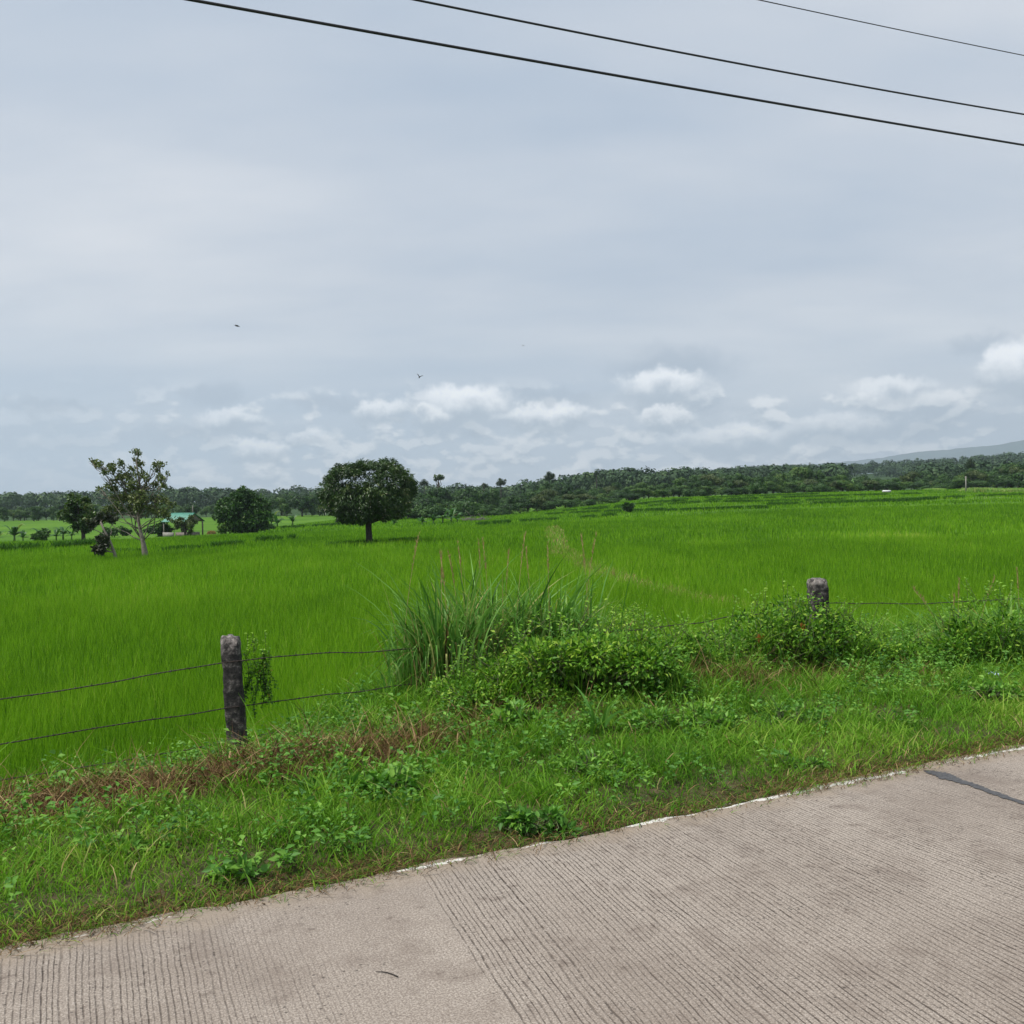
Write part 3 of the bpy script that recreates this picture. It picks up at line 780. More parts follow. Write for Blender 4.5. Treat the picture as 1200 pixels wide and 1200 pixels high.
strand([(-160, 842), (0, 820), (60, 812), (133, 800), (213, 783), (262, 776), (307, 772), (400, 765), (455, 762), (600, 752), (800, 732), (950, 709), (990, 707), (1050, 707), (1110, 707), (1180, 702), (1330, 695)], 'top strand of rusty barbed wire running past both fence posts')
strand([(-160, 900), (0, 873), (100, 856), (160, 846), (267, 829), (333, 822), (400, 813), (465, 803), (600, 795), (800, 780), (950, 764), (1110, 764), (1330, 752)], 'middle strand of rusty barbed wire, crossing the left post near its foot')
strand([(-160, 940), (0, 915), (133, 894), (268, 868), (330, 858), (420, 850), (480, 846)], 'lowest barbed wire strand half hidden in the grass at left')

# vine hanging on the wires beside the left post
def vine():
    c = fpt(300, 800, -.02); k = c[1] / F
    e = empty('hanging_vine', c, 'small leafy vine hanging from the wires just right of the left post', 'vine')
    lv = Acc(); st = Acc()
    for q in range(26):
        x = rng.uniform(-14, 16) * k; z0 = rng.uniform(20, 40) * k; ln = rng.uniform(30, 62) * k
        t = np.linspace(0, 1, 12)
        Cv = np.stack([x + .02 * np.sin(t * 5 + q) + rng.normal(0, .03) * t, rng.normal(0, .03) + 0 * t, z0 - ln * t], 1)
        tube(st, Cv, .0016, 4)
        m = 34; i_ = rng.integers(0, 12, m); an = rng.uniform(0, 6.28, m)
        low = Cv[i_, 2] < 5 * k
        leaves(lv, Cv[i_] + rng.normal(0, .008, (m, 3)), np.stack([np.cos(an), np.sin(an), rng.uniform(-.5, .4, m)], 1), rng.uniform(.014, .034, m), .018,
               np.clip(rng.normal(.55, .2, m) - .15 * low, 0, .99))
    for q in range(7):
        x = rng.uniform(-12, 16) * k; t = np.linspace(0, 1, 8)
        Cv = np.stack([x + rng.normal(.02, .04) * t, 0 * t, (34 + 26 * t) * k * rng.uniform(.8, 1.0)], 1)
        tube(st, Cv, .0014, 4); an = rng.uniform(0, 6.28, 8)
        leaves(lv, Cv, np.stack([np.cos(an), np.sin(an), .4 + 0 * an], 1), .035, .022, .85)
    lv.build('leaves', M['bush'], e); st.build('stems', M['barkdark'], e)
vine()

# ------------------------------------------------------------------ rice field
PATH = np.array([at(x, y)[:2] for x, y in [(648, 618), (652, 632), (656, 645), (672, 658), (700, 673), (745, 688), (800, 702), (850, 712), (905, 722)]])
def dist_poly(x, y, P):
    best = np.full(x.shape, 1e9)
    for a, b_ in zip(P[:-1], P[1:]):
        ab = b_ - a; t = np.clip(((x - a[0]) * ab[0] + (y - a[1]) * ab[1]) / (ab @ ab), 0, 1)
        best = np.minimum(best, np.hypot(x - a[0] - t * ab[0], y - a[1] - t * ab[1]))
    return best

def rice():
    acc = Acc(); dry = Acc(); bund = Acc()
    bands = [(5, 14, 110000, .42, .0058, 3), (14, 26, 150000, .42, .0080, 3), (26, 50, 170000, .42, .013, 2), (50, 100, 140000, .42, .030, 2), (100, 195, 90000, .34, .08, 2)]
    for y0, y1, n, h, w, sg in bands:
        y = np.sqrt(rng.uniform(y0 ** 2, y1 ** 2, n)); x = rng.uniform(-1, 1, n) * (.54 * y + 1.5)
        s, d = sd(x, y)
        k = s > 4.5 - 1.25 * sm(1.2, -1.2, d) + (fbm(d * 1.2, d * 0, 7) - .5) * .8
        k &= ~((x < -33) & (y > 92))
        x, y = x[k], y[k]
        dp = dist_poly(x, y, PATH)
        pw = .14 + .6 * fbm(x * .5, y * .35, 12) + y * .003
        onp = (dp < pw) & (rng.uniform(size=len(x)) < .8)
        thin = rng.uniform(size=len(x)) < (.55 + 1.0 * fbm(x * .8, y * .5, 13))
        k = ~onp & thin
        z = terrain(x, y)
        pat = fbm(x * .12, y * .06, 14) * .55 + fbm(x * .9, y * .25, 15) * .45
        t = .32 + .62 * (pat - .2) + rng.normal(0, .18, len(x))
        # yellowed patches in the crop right of centre
        yl = np.zeros(len(x))
        for (qx, qy, rx, ry) in ((1025, 632, 2.2, 3.0), (1060, 632, 1.2, 2.5), (830, 640, 1.5, 3)):
            c = at(qx, qy); yl += np.exp(-(((x - c[0]) / rx) ** 2 + ((y - c[1]) / ry) ** 2))
        t = t + .3 * yl - .10 * sm(30, 90, y)
        hh = h * rng.uniform(.7, 1.15, len(x)) * (.85 + .3 * pat)
        blades(acc, np.stack([x, y, z], 1)[k], hh[k], (w * rng.uniform(.7, 1.3, len(x)))[k], None, rng.uniform(.03, .34, len(x))[k], rng.uniform(0, .25, len(x))[k], sg, np.clip(t[k], 0, 1))
        pk = onp & (rng.uniform(size=len(x)) < .8)
        m = pk.sum()
        dr_ = rng.uniform(size=m) < .5
        Pp = np.stack([x, y, z + .02], 1)[pk]
        blades(dry, Pp[dr_], rng.uniform(.1, .34, dr_.sum()), w * .9, None, .6, .3, 3, rng.uniform(.55, 1, dr_.sum()))
        blades(bund, Pp[~dr_], rng.uniform(.1, .32, (~dr_).sum()), w * .9, None, .6, .3, 3, rng.uniform(.5, .97, (~dr_).sum()))
    # grassy bunds: darker, rougher lines across the field
    lines = [([(-20, 650), (60, 646), (112, 642)], 1.1, .55), ([(190, 649), (235, 646)], .5, .35), ([(248, 644), (285, 641)], .5, .4), ([(300, 638), (345, 634)], .5, .45),
             ([(165, 650), (120, 650)], .5, .3), ([(385, 642), (440, 639), (492, 635)], .6, .3), ([(560, 617), (600, 613), (660, 610), (722, 605)], .9, .4), ([(330, 620), (400, 616)], .6, .4),
             ([(640, 604), (700, 601), (800, 599), (900, 596)], .6, .35), ([(660, 600), (760, 594), (900, 589), (1010, 586)], .7, .35), ([(690, 597), (800, 588), (960, 583), (1080, 580)], .7, .35),
             ([(720, 596), (850, 584), (960, 580)], .7, .35), ([(1010, 590), (1080, 586), (1200, 581)], .7, .35), ([(900, 593), (1000, 590), (1090, 588)], .8, .4)]
    for pl, wd, hh in lines:
        P = np.array([at(*p) for p in pl])
        seg = np.concatenate([[0], np.cumsum(np.linalg.norm(np.diff(P[:, :2], axis=0), axis=1))])
        m = int(seg[-1] * 120); t = rng.uniform(0, seg[-1], m)
        x = np.interp(t, seg, P[:, 0]) + rng.normal(0, .1, m); y = np.interp(t, seg, P[:, 1]) + rng.normal(0, wd * .5, m)
        kk = vnoise(t * .7, t * 0, 33) > .25; x, y = x[kk], y[kk]; m = len(x)
        blades(bund, np.stack([x, y, terrain(x, y)], 1), hh * rng.uniform(.8, 1.7, m), .06, None, .4, .2, 3, np.clip(rng.normal(.12, .10, m), 0, .6))
    # tufts on terrace steps
    tag(acc.build('rice_crop', M['rice']), kind='stuff')
    tag(dry.build('dry_path_grass', M['dry']), kind='stuff')
    tag(bund.build('bund_grass', M['grass']), kind='stuff')
rice()

# reed bed at right, far
def reeds():
    acc = Acc()
    for (x0, x1, yp, hpx, n) in ((1136, 1290, 577, 8, 6000), (1112, 1136, 574, 5, 900), (1090, 1111, 575, 4, 700), (1160, 1180, 584, 3, 300), (955, 975, 590, 3, 300)):
        A0 = at(x0, yp); A1 = at(x1, yp); k = A0[1] / F
        t = rng.uniform(0, 1, n); x = A0[0] + (A1[0] - A0[0]) * t; y = A0[1] + (A1[1] - A0[1]) * t + rng.uniform(0, 5, n)
        hh = hpx * k * (.55 + .45 * fbm(x * .6, y * .3, 44)) * np.clip(np.minimum(t, 1 - t if x1 < 1250 else 1) * 9 + .45, 0, 1)
        blades(acc, np.stack([x, y, terrain(x, y)], 1), hh * rng.uniform(.8, 1.15, n), .09, None, .35, .2, 3, np.clip(rng.normal(.80, .10, n), 0, .93))
    tag(acc.build('reed_bed', M['reed']), kind='stuff')
reeds()

# ------------------------------------------------------------------ trees
def crown_pts(n, lobes, clumps, csig, seed=None):
    vol = np.array([l[3] * l[4] * l[5] for l in lobes]) ** .8; vol /= vol.sum()
    li = rng.choice(len(lobes), clumps, p=vol)
    Lb = np.array(lobes)[li]
    d = norm(rng.normal(size=(clumps, 3))); d[:, 2] = np.abs(d[:, 2]) * np.where(rng.uniform(size=clumps) < .72, 1, -1)
    rad = rng.uniform(.45, 1.0, clumps) ** .5
    Cc = Lb[:, :3] + d * rad[:, None] * Lb[:, 3:6]
    ct = rng.normal(0, .16, clumps)
    ci = rng.integers(0, clumps, n)
    off = rng.normal(size=(n, 3)); off *= (rng.uniform(size=(n, 1)) ** .4) / (np.linalg.norm(off, axis=1, keepdims=True) + 1e-6) * csig * 1.6
    off[:, 2] *= .75
    P = Cc[ci] + off
    return P, norm(d[ci] * .7 + off / csig * .4 + rng.normal(size=(n, 3)) * .35), ct[ci]

def crown(acc, n, lobes, clumps, csig, L, W, tint=.45, droop=0.0):
    P, N_, ct = crown_pts(n, lobes, clumps, csig)
    D = norm(np.cross(N_, rng.normal(size=(n, 3)))); D[:, 2] -= droop
    leaves(acc, P, D, L * rng.uniform(.6, 1.4, n), W * rng.uniform(.6, 1.4, n), np.clip(tint + ct + rng.normal(0, .10, n), 0, 1), .1, up=N_)

def limb(acc, a, b_, r0, r1, wob=.06, n=6, sides=6):
    a = np.asarray(a, float); b_ = np.asarray(b_, float); ln = np.linalg.norm(b_ - a)
    t = np.linspace(0, 1, n)[:, None]
    P = a + (b_ - a) * t; P[1:-1] += rng.normal(0, wob * ln, (n - 2, 3)) * [1, 1, .4]
    tube(acc, P, np.linspace(r0, r1, n), sides, jitter=.05)
    return P

# --- mango tree
def mango():
    b = at(433, 639.5); k = b[1] / F
    e = empty('mango_tree', b, 'round dark green mango tree standing alone in the rice field', 'tree')
    H = 99 * k; w = 56 * k
    cz = 62 * k
    tr_ = Acc()
    pts = [[0, 0, -.3], [0, 0, .0], [-.02, 0, 10 * k], [-.03, 0, 20 * k], [-.03, .02, 30 * k], [-.1, .0, 42 * k]]
    tube(tr_, pts, np.array([5.2, 4.6, 3.9, 3.6, 4.0, 3.0]) * k, 10, jitter=.06)
    for q in range(16):
        an = q / 16 * 6.28; limb(tr_, [-.03, 0, (26 + 6 * (q % 3)) * k], [math.cos(an) * w * .7, math.sin(an) * w * .7, (42 + 22 * ((q * 7) % 5) / 5) * k], 1.6 * k, .4 * k)
    tr_.build('trunk', M['barkdark'], e, True)
    lv = Acc()
    # shell of drooping leaf rosettes over a flattened dome
    n = 3000
    d = norm(rng.normal(size=(n, 3)))
    ax = np.where(d[:, 2] > 0, 34 * k, 34 * k)
    rad = rng.uniform(.62, 1.0, n) ** .5
    sup = (np.abs(d[:, 0]) ** 2.6 + np.abs(d[:, 1]) ** 2.6 + np.abs(d[:, 2]) ** 2.6) ** (-1 / 2.6)
    lump = 1 + .30 * (fbm(d[:, 0] * 2.6 + 9, d[:, 2] * 2.6 + d[:, 1] * 2, 55, 3) - .5) * 2
    P = d * (sup * rad * lump)[:, None] * np.array([w * .93, w * .93, 33.5 * k]) + np.array([-2 * k, 0, 64 * k])
    P[:, 2] = np.maximum(P[:, 2], (24 + 6 * np.abs(P[:, 0] / w)) * k + rng.uniform(-3, 5, n) * k)
    ct = .46 + .9 * (fbm(P[:, 0] * 1.3 + 3, P[:, 2] * 1.6 + P[:, 1], 66) - .5) + rng.normal(0, .08, n)
    keep = fbm(P[:, 0] * 1.5 + 20, P[:, 2] * 1.5 + P[:, 1] * 1.5, 67) > .30
    P, d, ct = P[keep], d[keep], ct[keep]; n = len(P)
    m = 16
    PP = np.repeat(P, m, 0) + rng.normal(0, .05, (n * m, 3)); dd2 = np.repeat(d, m, 0)
    an = rng.uniform(0, 6.28, n * m)
    D = np.stack([np.cos(an), np.sin(an), rng.uniform(-1.6, .25, n * m)], 1) + dd2 * .6
    leaves(lv, PP, D, rng.uniform(.14, .26, n * m), rng.uniform(.04, .07, n * m), np.clip(np.repeat(ct, m) + rng.normal(0, .13, n * m), 0, 1), .15)
    lv.build('crown', M['mango'], e)
mango()

def clump_tree(name, px, py, label, trunk, clumps, matl, matb, L, W, dens, tint=.5, cat='tree', tr_r=3.0, down=.0, depth=.8, twigs=True):
    """trunk: list of (dx,dz,radius px); clumps: (dx,dz,r px). dx,dz in picture-scale units at the tree's own distance"""
    b = at(px, py); k = b[1] / F
    e = empty(name, b, label, cat)
    tb = Acc(); P = [[t[0] * k, 0, t[1] * k] for t in trunk]
    tube(tb, [[P[0][0], 0, -.2]] + P, [trunk[0][2] * k] + [t[2] * k for t in trunk], 8, jitter=.08)
    lv = Acc(); T_ = np.array(P)
    for (dx, dz, r) in clumps:
        c = np.array([dx * k, rng.uniform(-1, 1) * depth * abs(r) * 1.5 * k, dz * k])
        # join from the trunk point that lies below
        cand = [p for p in T_ if p[2] < c[2] * .85 + .1]; cand = cand[min(2, len(cand) - 1):] if cand else cand; s0 = cand[-1 if rng.uniform() < .6 else int(rng.integers(0, len(cand)))] if cand else T_[0]
        lim = limb(tb, s0, c, .75 * k, .22 * k, .05)
        if twigs:
            for q in range(5):
                limb(tb, lim[-2], c + rng.normal(0, r * .6 * k, 3), .45 * k, .12 * k, .05, 4, 4)
        n = int(dens * r * r)
        sub = max(3, int(r * .9)); sc = c + norm(rng.normal(size=(sub, 3))) * (rng.uniform(.2, .9, (sub, 1))) * r * k * np.array([1, 1, .8])
        ci = rng.integers(0, sub, n)
        Pq = sc[ci] + rng.normal(0, r * k * .22, (n, 3)); N_ = norm(rng.normal(size=(n, 3)) + [0, 0, .5])
        D = norm(rng.normal(size=(n, 3))); D[:, 2] -= down
        leaves(lv, Pq, D, L * rng.uniform(.6, 1.4, n), W * rng.uniform(.6, 1.3, n), np.clip(tint + rng.normal(0, .1) + rng.normal(0, .16, n), 0, 1), .1, up=N_)
    tb.build('trunk', matb, e, True); lv.build('crown', matl, e)
    return e

clump_tree('slender_tree', 170, 656, 'tall open-crowned tree with pale forked trunk in the field at left',
    [(0, 0, 3.9), (0, 8, 3.2), (-2, 22, 2.5), (-5, 36, 2.0), (-7, 48, 1.7), (-4, 62, 1.4), (-3, 80, 1.3), (-6, 100, 1.0), (-8, 118, .7)],
    [(-7, 127, 6), (-10, 118, 6), (-4, 112, 5), (-14, 108, 6), (-24, 112, 7), (-33, 108, 6), (-40, 110, 6), (-48, 113, 6), (-55, 112, 5), (-61, 116, 4), (-44, 103, 6),
     (-35, 96, 8), (-25, 98, 8), (-14, 98, 8), (-4, 100, 6), (6, 96, 6), (12, 106, 5), (16, 112, 5), (22, 111, 5), (20, 98, 6), (24, 93, 5), (30, 100, 3), (14, 88, 7), (-44, 88, 6), (-50, 84, 4),
     (-34, 84, 8), (-22, 86, 9), (-10, 86, 9), (2, 84, 9), (24, 86, 5),
     (-38, 72, 8), (-26, 72, 10), (-12, 72, 11), (2, 72, 11), (14, 72, 9), (24, 70, 8), (34, 64, 6), (-46, 60, 8), (-34, 60, 9), (-20, 60, 10), (-6, 60, 10), (10, 60, 10), (22, 56, 8), (-50, 50, 6), (-38, 50, 6), (30, 52, 6)],
    M['olive'], M['bark'], .14, .085, 2.0, .6, depth=.8)
# second stem of the forked trunk
clump_tree('leaning_tree', 137, 659, 'small leaning tree with thin pale trunk and dark drooping leaf mass',
    [(0, 0, 2.0), (-3, 12, 1.7), (-8, 26, 1.4), (-14, 38, 1.1), (-18, 48, .8)],
    [(-13, 22, 6), (-19, 17, 6), (-25, 15, 4), (-11, 29, 4), (-20, 26, 5), (-16, 14, 5), (-30, 46, 6), (-22, 52, 6), (-14, 54, 6), (-6, 50, 5)],
    foliage('dark_red_leaf', [(0, (.014, .022, .012)), (.6, (.035, .05, .022)), (1, (.09, .075, .035))], .15, .5), M['bark'], .17, .10, 7, .42)
clump_tree('dark_tree', 98, 640, 'dark irregular tree behind the leaning tree at left',
    [(0, 0, 2.6), (0, 15, 2.2), (-3, 28, 1.8), (-5, 42, 1.2)],
    [(-6, 54, 7), (0, 50, 7), (-13, 49, 6), (6, 44, 7), (-8, 42, 8), (-19, 40, 6), (-25, 36, 5), (-14, 34, 8), (2, 32, 8), (12, 35, 6), (18, 30, 5), (4, 21, 7), (-6, 24, 6), (-14, 60, 3), (24, 38, 4)],
    M['mango'], M['barkdark'], .26, .17, 7.5, .55)
clump_tree('bushy_tree', 284, 627, 'broad bushy green tree next to the shed with green roof',
    [(0, 0, 3), (0, 14, 2.6), (2, 26, 2)],
    [(0, 46, 10), (10, 44, 9), (-10, 42, 10), (20, 38, 9), (-20, 36, 9), (4, 34, 13), (-8, 30, 13), (18, 28, 12), (-20, 26, 10), (26, 24, 8), (-26, 20, 7), (8, 20, 13), (-10, 16, 12), (22, 14, 9), (0, 8, 10), (14, 6, 8), (-18, 8, 8), (28, 34, 5), (-27, 30, 5), (2, 52, 5)],
    M['tree'], M['barkdark'], .34, .22, 9, .5)
clump_tree('dry_shrub', 283, 627, 'grey half bare shrub standing in front of the bushy tree',
    [(0, 0, 1), (0, 8, .9), (1, 14, .6)], [(-4, 18, 5), (4, 20, 5), (0, 14, 5), (-7, 12, 4), (7, 13, 4), (0, 23, 4)],
    foliage('grey_leaf', [(0, (.05, .045, .04)), (1, (.16, .14, .12))], .1, .7), M['greywood'], .12, .05, 6, .5, 'shrub')
clump_tree('olive_shrub', 217, 630, 'olive shrub in front of the green roofed shed',
    [(0, 0, 1.4), (0, 8, 1.2), (-1, 13, .8)], [(-6, 17, 6), (4, 18, 6), (-10, 13, 5), (9, 14, 6), (0, 12, 7), (12, 18, 4), (-12, 19, 4), (4, 7, 5), (-4, 22, 4), (7, 23, 4)],
    M['olive'], M['barkdark'], .22, .12, 9, .4, 'shrub')
clump_tree('green_shrub', 190, 629, 'dark green shrub at the left corner of the shed', [(0, 0, 1), (0, 8, 1)], [(0, 12, 7), (-6, 8, 6), (6, 7, 6), (-2, 4, 6)], M['tree'], M['barkdark'], .28, .18, 10, .4, 'shrub')
clump_tree('green_shrub', 312, 622, 'small green shrub below the grey lean-to roof', [(0, 0, .8), (0, 5, .7)], [(0, 6, 5), (-5, 4, 4), (5, 4, 4)], M['tree'], M['barkdark'], .28, .18, 12, .5, 'shrub')
clump_tree('green_shrub', 736, 601, 'spiky dark shrub growing alone on the far terraces', [(0, 0, .8), (0, 4, .6)], [(-4, 6, 3.4), (3, 6, 3.4), (0, 4, 4), (-2, 10, 2), (5, 9, 2)], M['tree'], M['barkdark'], .34, .16, 14, .25, 'shrub')
for (qx, qy, w_, lb) in ((46, 636, 13, 'dense dark shrub among the banana plants at far left'), (128, 630, 10, 'green shrub behind the leaning tree trunk'), (148, 628, 9, 'green shrub left of the tall tree trunk'), (178, 626, 8, 'low shrub right of the tall tree trunk')):
    clump_tree('green_shrub', qx, qy, lb, [(0, 0, .8), (0, 5, .6)], [(0, w_ * .7, w_ * .6), (-w_ * .5, w_ * .45, w_ * .5), (w_ * .5, w_ * .5, w_ * .5)], M['tree'], M['barkdark'], .26, .16, 11, .4, 'shrub')

# --- banana plants
def banana(px, py, hpx, label, nl=11, group='banana plants'):
    b = at(px, py); k = b[1] / F; h = hpx * k * 1.25
    e = empty('banana_plant', b, label, 'banana plant', group)
    st = Acc(); tube(st, [[0, 0, -.1], [0, 0, h * .18], [.01, 0, h * .38]], [.055 * h, .045 * h, .03 * h], 8, .6); st.build('stem', M['banana'], e, True)
    lv = Acc()
    for q in range(nl):
        an = q * 2.4 + rng.uniform(-.3, .3); ln = h * rng.uniform(.65, .95); upk = rng.uniform(.1, 2.1)
        t = np.linspace(0, 1, 9)
        c = np.stack([np.cos(an) * ln * t * .68, np.sin(an) * ln * t * .68, h * .30 + ln * .78 * (upk * t - (upk * .60 + .34) * t ** 2.4)], 1)
        sd_ = np.array([-math.sin(an), math.cos(an), 0]); wv = h * .095 * np.sin(np.clip(t * 1.05 + .08, 0, 1) * np.pi) + .004
        for sgn in (-1, 1):
            o_ = c + sd_ * sgn * wv[:, None] + np.array([0, 0, -1]) * (wv * .35)[:, None]
            Va = np.concatenate([c, o_]); i_ = np.arange(8)
            lv.add(Va, np.stack([i_, i_ + 1, 9 + i_ + 1, 9 + i_], 1), None, np.clip(rng.normal(.35 if q else .8, .15), 0, 1))
    lv.build('leaves', M['banana'], e)
for (x, y, h, lb) in ((-2, 635, 14, 'banana plant cut by the left frame edge'), (17, 636, 22, 'banana plant with drooping leaves at far left of the row'), (27, 635, 13, 'short banana plant right of the first drooping one'),
    (48, 634, 21, 'banana plant rising out of the dense dark shrub'), (66, 634, 15, 'small banana plant right of the dense dark shrub'), (74, 633, 19, 'banana plant with a slim dark stem near the dark tree'), (84, 633, 14, 'last low banana plant beside the dark tree'),
    (318, 619, 20, 'tall banana plant right of the grey lean-to'), (325, 619, 16, 'banana plant with spreading leaves right of the lean-to'), (343, 617, 15, 'lone banana plant with one long drooping leaf'),
    (495, 616, 12, 'low banana plant behind the right of the mango tree'), (508, 615, 13, 'leafy banana plant left of the brush pile, in the row'), (519, 614, 17, 'bright banana plant with upright leaf beside the brush pile'), (529, 613, 19, 'tallest bright banana plant next to the brush pile'), (536, 613, 15, 'banana plant touching the grey brush pile'),
    (415, 617, 7, 'tiny banana plant under the left of the mango crown'), (462, 617, 9, 'tiny banana plant under the right of the mango crown')):
    banana(x, y, h, lb)

# --- brush pile
b = at(556, 611); k = b[1] / F; acc = Acc()
for q in range(90):
    c = np.array([rng.uniform(-14, 14) * k, rng.uniform(-6, 6) * k, rng.uniform(0, 3) * k]); d = norm(rng.normal(size=3) * [1, .6, .45]); ln = rng.uniform(4, 11) * k
    limb(acc, c, c + d * ln + [0, 0, rng.uniform(0, 4) * k], .35 * k, .12 * k, .06, 4, 4)
tag(acc.build('brush_pile', M['greywood'], loc=b), 'grey pile of dead branches at the foot of the tree belt', 'brush pile')

# ------------------------------------------------------------------ shed, lean-to, small things
def shed():
    b = at(215, 628.5); k = b[1] / F
    rz = R(-32)
    e = empty('farm_shed', b, 'open farm shed with a green metal roof on posts', 'shed', rz=rz)
    L_, W_, he, hr = 37 * k, 26 * k, 18.5 * k, 27 * k
    ac = Acc()
    n = 60
    for sgn in (-1, 1):
        x = np.linspace(-L_ / 2 - .15, L_ / 2 + .15, n * 4 + 1); cor = .02 * np.cos(np.arange(n * 4 + 1) * np.pi / 2)
        top = np.stack([x, 0 * x, hr + cor], 1); bot = np.stack([x, 0 * x + sgn * (W_ / 2 + .2), he - .1 + cor], 1)
        t2 = top + [0, 0, -.02]; b2 = bot + [0, 0, -.02]; V = np.concatenate([top, bot, t2, b2]); m = len(x); i_ = np.arange(m - 1)
        ac.add(V, np.concatenate([np.stack([i_, i_ + 1, m + i_ + 1, m + i_], 1), np.stack([2 * m + i_, 3 * m + i_, 3 * m + i_ + 1, 2 * m + i_ + 1], 1), np.stack([m + i_, m + i_ + 1, 3 * m + i_ + 1, 3 * m + i_], 1)]))
    rc = Acc(); tube(rc, [[-L_ / 2 - .16, 0, hr + .01], [L_ / 2 + .16, 0, hr + .01]], .05, 8)
    roof = ac.build('roof', M['tin'], e); rc.build('ridge_cap', M['tin'], roof)
    for x in (-L_ / 2 + .05, L_ / 2 - .05):
        for y in (-W_ / 2, W_ / 2):
            p = Acc(); box(p, (x, y, he / 2 - .1), .12, .12, he + .15); p.build('post', M['greywood'], e)
        g_ = Acc(); g_.add([[x, -W_ / 2, he], [x, W_ / 2, he], [x, 0, hr - .05], [x + .03, -W_ / 2, he], [x + .03, W_ / 2, he], [x + .03, 0, hr - .05]], None, [[0, 2, 1], [3, 4, 5]])
        g_.build('gable', M['rust'], e)
    for sgn in (-1, 1):
        p = Acc(); box(p, (0, sgn * W_ / 2, he - .04), L_, .08, .1); p.build('beam', M['greywood'], e)
    p = Acc(); box(p, (-L_ * .25, -W_ / 2 - .1, .22), L_ * .5, .12, .55); p.build('low_wall', M['block'], e)
    p = Acc(); box(p, (L_ * .2, 0, .22), L_ * .55, W_ * .7, .5); p.build('rear_wall', M['rust'], e)
    p = Acc(); tube(p, [[L_ / 2 - .2, .05, he], [L_ / 2 - .2, .05, hr + 9 * k]], .05, 6); p.build('pole', M['greywood'], e)
shed()

def leanto():
    b = at(300, 622); k = b[1] / F
    e = empty('lean_to_hut', b, 'small open hut with sloping grey sheet roof beside the bushy tree', 'hut', rz=R(15))
    r = Acc(); V = []
    x = np.linspace(-10 * k, 12 * k, 41); z = np.interp(x, [x[0], x[-1]], [17 * k, 11 * k])
    for yy, zz in ((-7 * k, 0), (7 * k, .1)):
        V.append(np.stack([x, 0 * x + yy, z + zz + .015 * np.cos(np.arange(41) * np.pi / 2)], 1))
    V = np.concatenate(V + [v - [0, 0, .05] for v in V]); i_ = np.arange(40)
    r.add(V, np.concatenate([np.stack([i_, i_ + 1, 41 + i_ + 1, 41 + i_], 1), np.stack([82 + i_, 123 + i_, 123 + i_ + 1, 82 + i_ + 1], 1), np.stack([i_, 82 + i_, 82 + i_ + 1, i_ + 1], 1), np.stack([41 + i_, 41 + i_ + 1, 123 + i_ + 1, 123 + i_], 1)]))
    r.build('roof', M['rust'], e)
    for xx in (-9 * k, 10.5 * k):
        for yy in (-6 * k, 6 * k):
            p = Acc(); h = float(np.interp(xx, [-10 * k, 12 * k], [17 * k, 11 * k])); tube(p, [[xx, yy, -.1], [xx, yy, h]], .07, 6); p.build('post', M['greywood'], e)
    p = Acc(); box(p, (0, 6 * k, 4 * k), 19 * k, .08, 8 * k); p.build('back_wall', M['greywood'], e)
leanto()

# pale straw heap right of the shed
b = at(248, 626); k = b[1] / F; acc = Acc()
n = 500; d = norm(rng.normal(size=(n, 3))); d[:, 2] = np.abs(d[:, 2]); P = d * np.array([5 * k, 3 * k, 3.2 * k])
leaves(acc, P, np.cross(d, rng.normal(size=(n, 3))), .35, .05, rng.uniform(.7, 1, n))
tag(acc.build('straw_heap', M['dry'], loc=b), 'pale straw heap on the ground right of the shed', 'straw heap')

# small white-roofed pump house beyond the terraces
b = at(1039, 577.5); k = b[1] / F
e = empty('pump_house', b, 'low white roofed box beyond the terraces, before the dark trees', 'pump house')
acc = Acc(); acc.add(np.array([[-5, -2, 1.6], [5, -2, 1.6], [5, 2, 1.6], [-5, 2, 1.6], [-4.4, 0, 3.0], [4.6, 0, 3.0]]) * k, [[0, 1, 5, 4], [2, 3, 4, 5], [0, 3, 2, 1]], [[1, 2, 5], [3, 0, 4]]); acc.build('roof', M['white'], e)
acc = Acc(); box(acc, (0, 0, .7 * k), 9 * k, 3.4 * k, 2.2 * k); acc.build('walls', M['block'], e)

b = at(1132, 577); k = b[1] / F
e = empty('utility_pole', b, 'short pale utility pole standing before the trees at right', 'pole')
acc = Acc(); tube(acc, [[0, 0, -.3], [0, 0, 19 * k]], [.9 * k, .65 * k], 8); acc.build('shaft', M['block'], e)
acc = Acc(); box(acc, (0, 0, 17.6 * k), 4 * k, .5 * k, .5 * k); acc.build('crossarm', M['greywood'], e)

